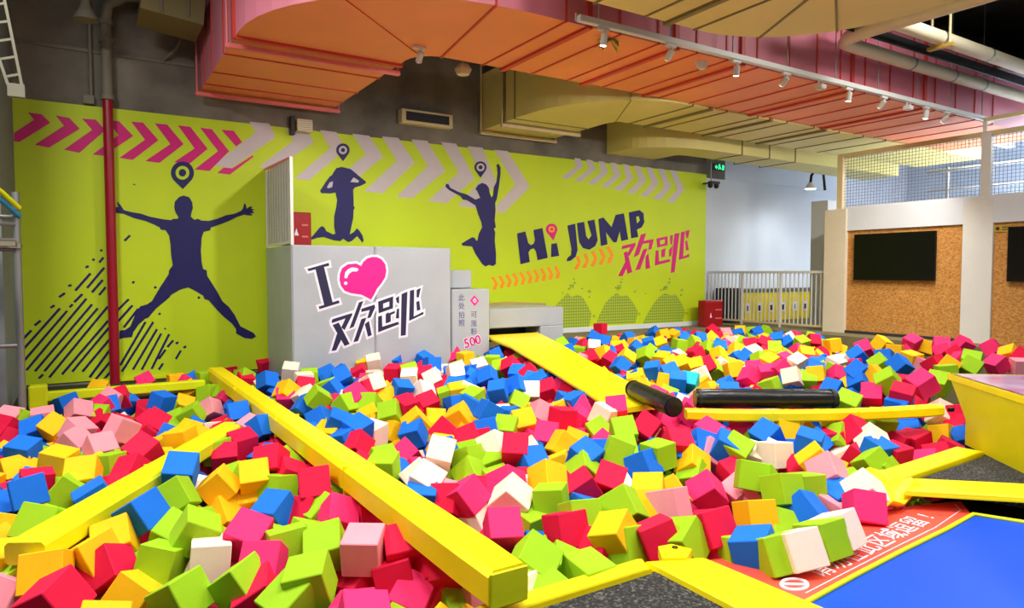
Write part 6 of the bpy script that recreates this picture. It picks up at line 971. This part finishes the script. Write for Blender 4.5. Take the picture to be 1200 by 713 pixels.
LABELS = '''
frontmost crimson foam cube, tilted, between short bar and long beam
frontmost pale pink foam cube, level, between short bar and long beam
fourth lime green foam cube from the front, tilted, between short bar and long beam
second lime green foam cube from the front, tilted, between short bar and long beam
fifth lime green foam cube from the front, level, between short bar and long beam
fifth crimson foam cube from the front, upended, between short bar and long beam
second cream white foam cube from the front, tilted, just behind the bottom centre pads
eighth lime green foam cube from the front, tilted, between short bar and long beam
third yellow foam cube from the front, tilted, between short bar and long beam
third lime green foam cube from the front, tilted, between short bar and long beam
frontmost yellow foam cube, tilted, just behind the bottom centre pads
second hot pink foam cube from the front, upended, just behind the bottom centre pads
frontmost cream white foam cube, level, between short bar and long beam
fifth lime green foam cube from the front, upended, just behind the bottom centre pads
fifth hot pink foam cube from the front, tilted, between short bar and long beam
frontmost blue foam cube, tilted, between short bar and long beam
second yellow foam cube from the front, tilted, between short bar and long beam
frontmost lime green foam cube, tilted, between short bar and long beam
frontmost blue foam cube, level, just behind the bottom centre pads
sixth lime green foam cube from the front, tilted, between short bar and long beam
sixth crimson foam cube from the front, tilted, just behind the bottom centre pads
frontmost hot pink foam cube, tilted, beside the blue lane
ninth lime green foam cube from the front, tilted, just behind the bottom centre pads
fourth lime green foam cube from the front, tilted, just behind the bottom centre pads
fifth crimson foam cube from the front, tilted, just behind the bottom centre pads
third hot pink foam cube from the front, upended, just behind the bottom centre pads
third lime green foam cube from the front, level, just behind the bottom centre pads
frontmost hot pink foam cube, tilted, in mid pit before the ramp foot
third hot pink foam cube from the front, tilted, between short bar and long beam
second cream white foam cube from the front, upended, in mid pit before the ramp foot
tenth lime green foam cube from the front, tilted, just behind the bottom centre pads
second blue foam cube from the front, tilted, left of the short padded bar
second lime green foam cube from the front, tilted, beside the blue lane
frontmost yellow foam cube, tilted, beside the blue lane
seventh crimson foam cube from the front, tilted, just behind the bottom centre pads
eighth yellow foam cube from the front, tilted, between short bar and long beam
second pale pink foam cube from the front, tilted, just behind the bottom centre pads
second blue foam cube from the front, tilted, between short bar and long beam
thirteenth lime green foam cube from the front, upended, just behind the bottom centre pads
sixth hot pink foam cube from the front, upended, between short bar and long beam
fourth hot pink foam cube from the front, tilted, between short bar and long beam
second lime green foam cube from the front, tilted, left of the short padded bar
twelfth lime green foam cube from the front, tilted, between short bar and long beam
third blue foam cube from the front, tilted, between short bar and long beam
fourth yellow foam cube from the front, tilted, between short bar and long beam
ninth crimson foam cube from the front, tilted, between short bar and long beam
fourth crimson foam cube from the front, level, between short bar and long beam
fourteenth lime green foam cube from the front, level, just behind the bottom centre pads
ninth yellow foam cube from the front, tilted, between short bar and long beam
frontmost hot pink foam cube, tilted, between short bar and long beam
fifth yellow foam cube from the front, upended, between short bar and long beam
fifteenth lime green foam cube from the front, level, just behind the bottom centre pads
sixth crimson foam cube from the front, tilted, between short bar and long beam
fourth yellow foam cube from the front, upended, left of the short padded bar
frontmost blue foam cube, upended, beside the blue lane
frontmost yellow foam cube, upended, in mid pit before the ramp foot
second crimson foam cube from the front, tilted, between short bar and long beam
third cream white foam cube from the front, level, beside the blue lane
seventh lime green foam cube from the front, level, between short bar and long beam
second pale pink foam cube from the front, upended, beside the blue lane
frontmost cream white foam cube, tilted, beside the blue lane
frontmost cream white foam cube, upended, between long beam and ramp
sixth yellow foam cube from the front, level, left of the short padded bar
fifth crimson foam cube from the front, upended, left of the short padded bar
sixth crimson foam cube from the front, tilted, in mid pit before the ramp foot
fifth crimson foam cube from the front, upended, in mid pit before the ramp foot
third lime green foam cube from the front, tilted, left of the short padded bar
frontmost blue foam cube, tilted, behind the short bar near the stripes
fourth lime green foam cube from the front, level, in mid pit before the ramp foot
third crimson foam cube from the front, tilted, in mid pit before the ramp foot
eighth lime green foam cube from the front, tilted, just behind the bottom centre pads
second blue foam cube from the front, tilted, in mid pit before the ramp foot
second cream white foam cube from the front, upended, beside the blue lane
fourth hot pink foam cube from the front, tilted, just behind the bottom centre pads
second pale pink foam cube from the front, tilted, behind the short bar near the stripes
second pale pink foam cube from the front, upended, left of the short padded bar
fourth cream white foam cube from the front, tilted, in mid pit before the ramp foot
second lime green foam cube from the front, tilted, before the sagging beam
fifth lime green foam cube from the front, tilted, in mid pit before the ramp foot
thirteenth crimson foam cube from the front, level, between short bar and long beam
eleventh crimson foam cube from the front, tilted, between short bar and long beam
third lime green foam cube from the front, level, between long beam and ramp
twelfth lime green foam cube from the front, tilted, just behind the bottom centre pads
third blue foam cube from the front, tilted, between long beam and ramp
third blue foam cube from the front, upended, before the sagging beam
seventh yellow foam cube from the front, level, left of the short padded bar
second yellow foam cube from the front, upended, in mid pit before the ramp foot
thirteenth lime green foam cube from the front, level, between short bar and long beam
ninth lime green foam cube from the front, tilted, between short bar and long beam
twelfth crimson foam cube from the front, tilted, between short bar and long beam
sixth yellow foam cube from the front, tilted, between short bar and long beam
second crimson foam cube from the front, tilted, in mid pit before the ramp foot
third yellow foam cube from the front, upended, behind the short bar near the stripes
eighth crimson foam cube from the front, upended, in mid pit before the ramp foot
seventh crimson foam cube from the front, level, between long beam and ramp
fourth blue foam cube from the front, tilted, in mid pit before the ramp foot
second lime green foam cube from the front, upended, between long beam and ramp
sixteenth lime green foam cube from the front, tilted, just behind the bottom centre pads
fourth yellow foam cube from the front, tilted, just behind the bottom centre pads
third blue foam cube from the front, level, beside the blue lane
frontmost pale pink foam cube, tilted, left of the short padded bar
seventh crimson foam cube from the front, tilted, in mid pit before the ramp foot
second crimson foam cube from the front, upended, between long beam and ramp
fourth yellow foam cube from the front, tilted, in mid pit before the ramp foot
seventh lime green foam cube from the front, upended, in mid pit before the ramp foot
fourth crimson foam cube from the front, upended, left of the short padded bar
fifth blue foam cube from the front, tilted, in mid pit before the ramp foot
second hot pink foam cube from the front, upended, in mid pit before the ramp foot
fourth hot pink foam cube from the front, tilted, right of the ramp behind rollers
third blue foam cube from the front, tilted, left of the short padded bar
frontmost pale pink foam cube, upended, behind the short bar near the stripes
third lime green foam cube from the front, level, beside the blue lane
eighth blue foam cube from the front, tilted, behind the short bar near the stripes
tenth lime green foam cube from the front, upended, between long beam and ramp
sixth pale pink foam cube from the front, upended, behind the short bar near the stripes
frontmost yellow foam cube, upended, behind the short bar near the stripes
frontmost crimson foam cube, upended, just behind the bottom centre pads
third crimson foam cube from the front, tilted, between short bar and long beam
third lime green foam cube from the front, upended, in mid pit before the ramp foot
fourth blue foam cube from the front, tilted, between short bar and long beam
third lime green foam cube from the front, tilted, between long beam and silver platform
fifth blue foam cube from the front, tilted, between long beam and ramp
thirteenth blue foam cube from the front, tilted, between long beam and ramp
sixth yellow foam cube from the front, tilted, between long beam and ramp
frontmost hot pink foam cube, tilted, near the far right board wall
second cream white foam cube from the front, tilted, between long beam and ramp
sixth crimson foam cube from the front, tilted, before the sagging beam
fifth lime green foam cube from the front, upended, right of the ramp behind rollers
seventh crimson foam cube from the front, upended, before the sagging beam
tenth crimson foam cube from the front, tilted, just behind the bottom centre pads
third blue foam cube from the front, tilted, in mid pit before the ramp foot
eleventh lime green foam cube from the front, level, just behind the bottom centre pads
third hot pink foam cube from the front, upended, between long beam and ramp
frontmost blue foam cube, tilted, before the sagging beam
frontmost lime green foam cube, tilted, just behind the bottom centre pads
fourth yellow foam cube from the front, upended, between long beam and ramp
fifth lime green foam cube from the front, tilted, between long beam and ramp
frontmost lime green foam cube, upended, beside the blue lane
second lime green foam cube from the front, tilted, just behind the bottom centre pads
seventh blue foam cube from the front, tilted, between long beam and ramp
third pale pink foam cube from the front, tilted, behind the short bar near the stripes
frontmost lime green foam cube, tilted, right of the ramp behind rollers
second crimson foam cube from the front, level, left of the short padded bar
eleventh blue foam cube from the front, upended, right of the ramp behind rollers
seventh pale pink foam cube from the front, tilted, behind the short bar near the stripes
third blue foam cube from the front, upended, behind the short bar near the stripes
second yellow foam cube from the front, upended, beside the blue lane
frontmost cream white foam cube, tilted, right of the ramp behind rollers
eighth crimson foam cube from the front, tilted, just behind the bottom centre pads
fifth crimson foam cube from the front, upended, behind the short bar near the stripes
eighth crimson foam cube from the front, tilted, between short bar and long beam
tenth crimson foam cube from the front, tilted, between short bar and long beam
fourth cream white foam cube from the front, tilted, between long beam and ramp
frontmost yellow foam cube, tilted, between short bar and long beam
ninth lime green foam cube from the front, tilted, between long beam and ramp
fourth blue foam cube from the front, upended, behind the short bar near the stripes
frontmost lime green foam cube, tilted, between long beam and silver platform
fifth hot pink foam cube from the front, upended, right of the ramp behind rollers
sixth blue foam cube from the front, tilted, between long beam and silver platform
third lime green foam cube from the front, tilted, behind the short bar near the stripes
fourth lime green foam cube from the front, level, left of the short padded bar
fourth crimson foam cube from the front, tilted, between long beam and ramp
frontmost hot pink foam cube, upended, between long beam and ramp
second cream white foam cube from the front, upended, before the sagging beam
second crimson foam cube from the front, level, before the sagging beam
tenth crimson foam cube from the front, tilted, between long beam and ramp
fourth pale pink foam cube from the front, tilted, just behind the bottom centre pads
third cream white foam cube from the front, level, between long beam and ramp
sixth blue foam cube from the front, tilted, between long beam and ramp
nineteenth lime green foam cube from the front, tilted, just behind the bottom centre pads
frontmost lime green foam cube, upended, near the far right board wall
ninth crimson foam cube from the front, tilted, between long beam and ramp
fifth hot pink foam cube from the front, upended, between long beam and ramp
frontmost lime green foam cube, tilted, in mid pit before the ramp foot
frontmost blue foam cube, tilted, in mid pit before the ramp foot
ninth blue foam cube from the front, upended, between long beam and silver platform
eighth crimson foam cube from the front, tilted, between long beam and ramp
fifth blue foam cube from the front, tilted, right of the ramp behind rollers
sixth crimson foam cube from the front, upended, between long beam and ramp
frontmost pale pink foam cube, tilted, between long beam and ramp
frontmost cream white foam cube, tilted, in mid pit before the ramp foot
second blue foam cube from the front, tilted, beside the blue lane
eighth lime green foam cube from the front, upended, between long beam and ramp
frontmost yellow foam cube, tilted, right of the ramp behind rollers
third yellow foam cube from the front, upended, between long beam and silver platform
fifth yellow foam cube from the front, upended, between long beam and ramp
frontmost yellow foam cube, tilted, before the sagging beam
fourth blue foam cube from the front, tilted, between long beam and silver platform
third hot pink foam cube from the front, tilted, in mid pit before the ramp foot
tenth blue foam cube from the front, upended, between long beam and silver platform
frontmost blue foam cube, tilted, between long beam and silver platform
seventeenth lime green foam cube from the front, upended, just behind the bottom centre pads
fourteenth blue foam cube from the front, tilted, between long beam and ramp
seventh blue foam cube from the front, tilted, behind the short bar near the stripes
eleventh lime green foam cube from the front, tilted, between short bar and long beam
eleventh lime green foam cube from the front, upended, between long beam and ramp
third cream white foam cube from the front, upended, before the sagging beam
seventh blue foam cube from the front, upended, in mid pit before the ramp foot
eighteenth lime green foam cube from the front, tilted, just behind the bottom centre pads
second yellow foam cube from the front, tilted, just behind the bottom centre pads
fifth cream white foam cube from the front, tilted, between long beam and ramp
seventh cream white foam cube from the front, tilted, between long beam and silver platform
seventh blue foam cube from the front, tilted, right of the ramp behind rollers
eighth blue foam cube from the front, upended, right of the ramp behind rollers
third cream white foam cube from the front, tilted, between long beam and silver platform
fifth crimson foam cube from the front, level, between long beam and silver platform
tenth blue foam cube from the front, upended, right of the ramp behind rollers
second blue foam cube from the front, upended, between long beam and silver platform
fourth blue foam cube from the front, upended, right of the ramp behind rollers
ninth yellow foam cube from the front, tilted, right of the ramp behind rollers
second blue foam cube from the front, tilted, before the sagging beam
second hot pink foam cube from the front, upended, between long beam and silver platform
fourth lime green foam cube from the front, tilted, between long beam and ramp
frontmost pale pink foam cube, tilted, beside the blue lane
second lime green foam cube from the front, tilted, between long beam and silver platform
frontmost pale pink foam cube, level, near the far right board wall
tenth hot pink foam cube from the front, tilted, near the far right board wall
fourth crimson foam cube from the front, upended, behind the short bar near the stripes
frontmost teal foam cube, tilted, right of the ramp behind rollers
fourth crimson foam cube from the front, tilted, just behind the bottom centre pads
seventh yellow foam cube from the front, tilted, between short bar and long beam
sixth hot pink foam cube from the front, tilted, near the far right board wall
frontmost blue foam cube, tilted, left of the short padded bar
frontmost crimson foam cube, tilted, before the sagging beam
second crimson foam cube from the front, tilted, just behind the bottom centre pads
fifth lime green foam cube from the front, tilted, behind the short bar near the stripes
third lime green foam cube from the front, tilted, right of the ramp behind rollers
tenth cream white foam cube from the front, tilted, between long beam and silver platform
sixth lime green foam cube from the front, level, just behind the bottom centre pads
second hot pink foam cube from the front, upended, right of the ramp behind rollers
fourth cream white foam cube from the front, tilted, right of the ramp behind rollers
second yellow foam cube from the front, tilted, between long beam and ramp
third crimson foam cube from the front, tilted, behind the short bar near the stripes
third blue foam cube from the front, upended, right of the ramp behind rollers
frontmost crimson foam cube, tilted, in mid pit before the ramp foot
fifth cream white foam cube from the front, upended, in mid pit before the ramp foot
eighth hot pink foam cube from the front, tilted, near the far right board wall
eighth cream white foam cube from the front, tilted, between long beam and silver platform
tenth lime green foam cube from the front, upended, right of the ramp behind rollers
fifth blue foam cube from the front, tilted, between long beam and silver platform
frontmost crimson foam cube, tilted, beside the blue lane
second cream white foam cube from the front, upended, between long beam and silver platform
frontmost hot pink foam cube, tilted, right of the ramp behind rollers
twelfth lime green foam cube from the front, tilted, between long beam and ramp
seventh yellow foam cube from the front, tilted, between long beam and ramp
sixth yellow foam cube from the front, level, near the far right board wall
fourth blue foam cube from the front, tilted, between long beam and ramp
frontmost blue foam cube, upended, near the far right board wall
fourth cream white foam cube from the front, upended, between long beam and silver platform
seventh hot pink foam cube from the front, tilted, right of the ramp behind rollers
sixth hot pink foam cube from the front, upended, right of the ramp behind rollers
third crimson foam cube from the front, tilted, right of the ramp behind rollers
third hot pink foam cube from the front, tilted, right of the ramp behind rollers
fourth lime green foam cube from the front, tilted, right of the ramp behind rollers
seventh yellow foam cube from the front, tilted, right of the ramp behind rollers
ninth crimson foam cube from the front, tilted, behind the short bar near the stripes
sixth cream white foam cube from the front, tilted, between long beam and silver platform
second blue foam cube from the front, tilted, between long beam and ramp
eleventh blue foam cube from the front, tilted, between long beam and ramp
eleventh yellow foam cube from the front, upended, right of the ramp behind rollers
seventh yellow foam cube from the front, tilted, near the far right board wall
tenth crimson foam cube from the front, upended, between long beam and silver platform
frontmost hot pink foam cube, tilted, between long beam and silver platform
frontmost crimson foam cube, tilted, behind the short bar near the stripes
fifth pale pink foam cube from the front, level, behind the short bar near the stripes
frontmost crimson foam cube, tilted, left of the short padded bar
fourth pale pink foam cube from the front, tilted, behind the short bar near the stripes
frontmost pale pink foam cube, level, just behind the bottom centre pads
fifth crimson foam cube from the front, tilted, before the sagging beam
eighth lime green foam cube from the front, upended, right of the ramp behind rollers
eighth crimson foam cube from the front, upended, before the sagging beam
ninth blue foam cube from the front, tilted, between long beam and ramp
frontmost pale pink foam cube, upended, in mid pit before the ramp foot
third yellow foam cube from the front, upended, just behind the bottom centre pads
fourth blue foam cube from the front, tilted, before the sagging beam
seventh hot pink foam cube from the front, upended, near the far right board wall
twelfth blue foam cube from the front, tilted, between long beam and silver platform
sixth lime green foam cube from the front, upended, right of the ramp behind rollers
fifth yellow foam cube from the front, tilted, behind the short bar near the stripes
fourth yellow foam cube from the front, level, between long beam and silver platform
fourth crimson foam cube from the front, tilted, right of the ramp behind rollers
frontmost hot pink foam cube, tilted, behind the short bar near the stripes
frontmost yellow foam cube, tilted, left of the short padded bar
tenth blue foam cube from the front, level, between long beam and ramp
third crimson foam cube from the front, tilted, before the sagging beam
frontmost hot pink foam cube, tilted, just behind the bottom centre pads
eighth hot pink foam cube from the front, tilted, right of the ramp behind rollers
seventh lime green foam cube from the front, level, right of the ramp behind rollers
fourteenth blue foam cube from the front, level, between long beam and silver platform
seventh lime green foam cube from the front, tilted, just behind the bottom centre pads
frontmost hot pink foam cube, tilted, before the sagging beam
fifth yellow foam cube from the front, level, between long beam and silver platform
fourteenth lime green foam cube from the front, level, right of the ramp behind rollers
sixth crimson foam cube from the front, tilted, right of the ramp behind rollers
third yellow foam cube from the front, tilted, in mid pit before the ramp foot
frontmost yellow foam cube, level, near the far right board wall
'''.strip().splitlines()
N_SINGLE = 296
rest = MB(); keys = list(CUBE_RGB)
for i, row in enumerate(CUBES.split(',')):
    if not row.strip(): continue
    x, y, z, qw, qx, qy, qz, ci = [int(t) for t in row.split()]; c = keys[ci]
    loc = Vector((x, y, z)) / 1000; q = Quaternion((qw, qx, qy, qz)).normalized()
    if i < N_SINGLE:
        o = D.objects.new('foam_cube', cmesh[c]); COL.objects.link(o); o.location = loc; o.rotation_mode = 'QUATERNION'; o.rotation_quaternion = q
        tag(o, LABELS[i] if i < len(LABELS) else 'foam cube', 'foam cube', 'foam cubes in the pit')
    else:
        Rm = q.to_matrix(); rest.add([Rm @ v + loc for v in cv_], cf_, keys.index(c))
if rest.v:
    o = stuff(rest.build('foam_cubes', [cm[k] for k in keys])); tag(o, 'mixed bright foam cubes filling the pit beneath and beyond the larger ones', 'foam cubes')
LONE = [((7.9, 9.62, 0.0925), 'R', 0.3, 'lone crimson foam cube on the ledge below the green halftone trees'), ((0.9, 9.05, -0.2075), 'Y', 0.1, 'lone yellow foam cube on the back ledge left of the long beam'), ((1.22, 9.1, -0.2075), 'G', 0.25, 'lime green foam cube on the back ledge next to the lone yellow one')]
for loc, c, a, lb_ in LONE:
    o = D.objects.new('foam_cube', cmesh[c]); COL.objects.link(o); o.location = loc; o.rotation_euler = (0, 0, a); tag(o, lb_, 'foam cube')
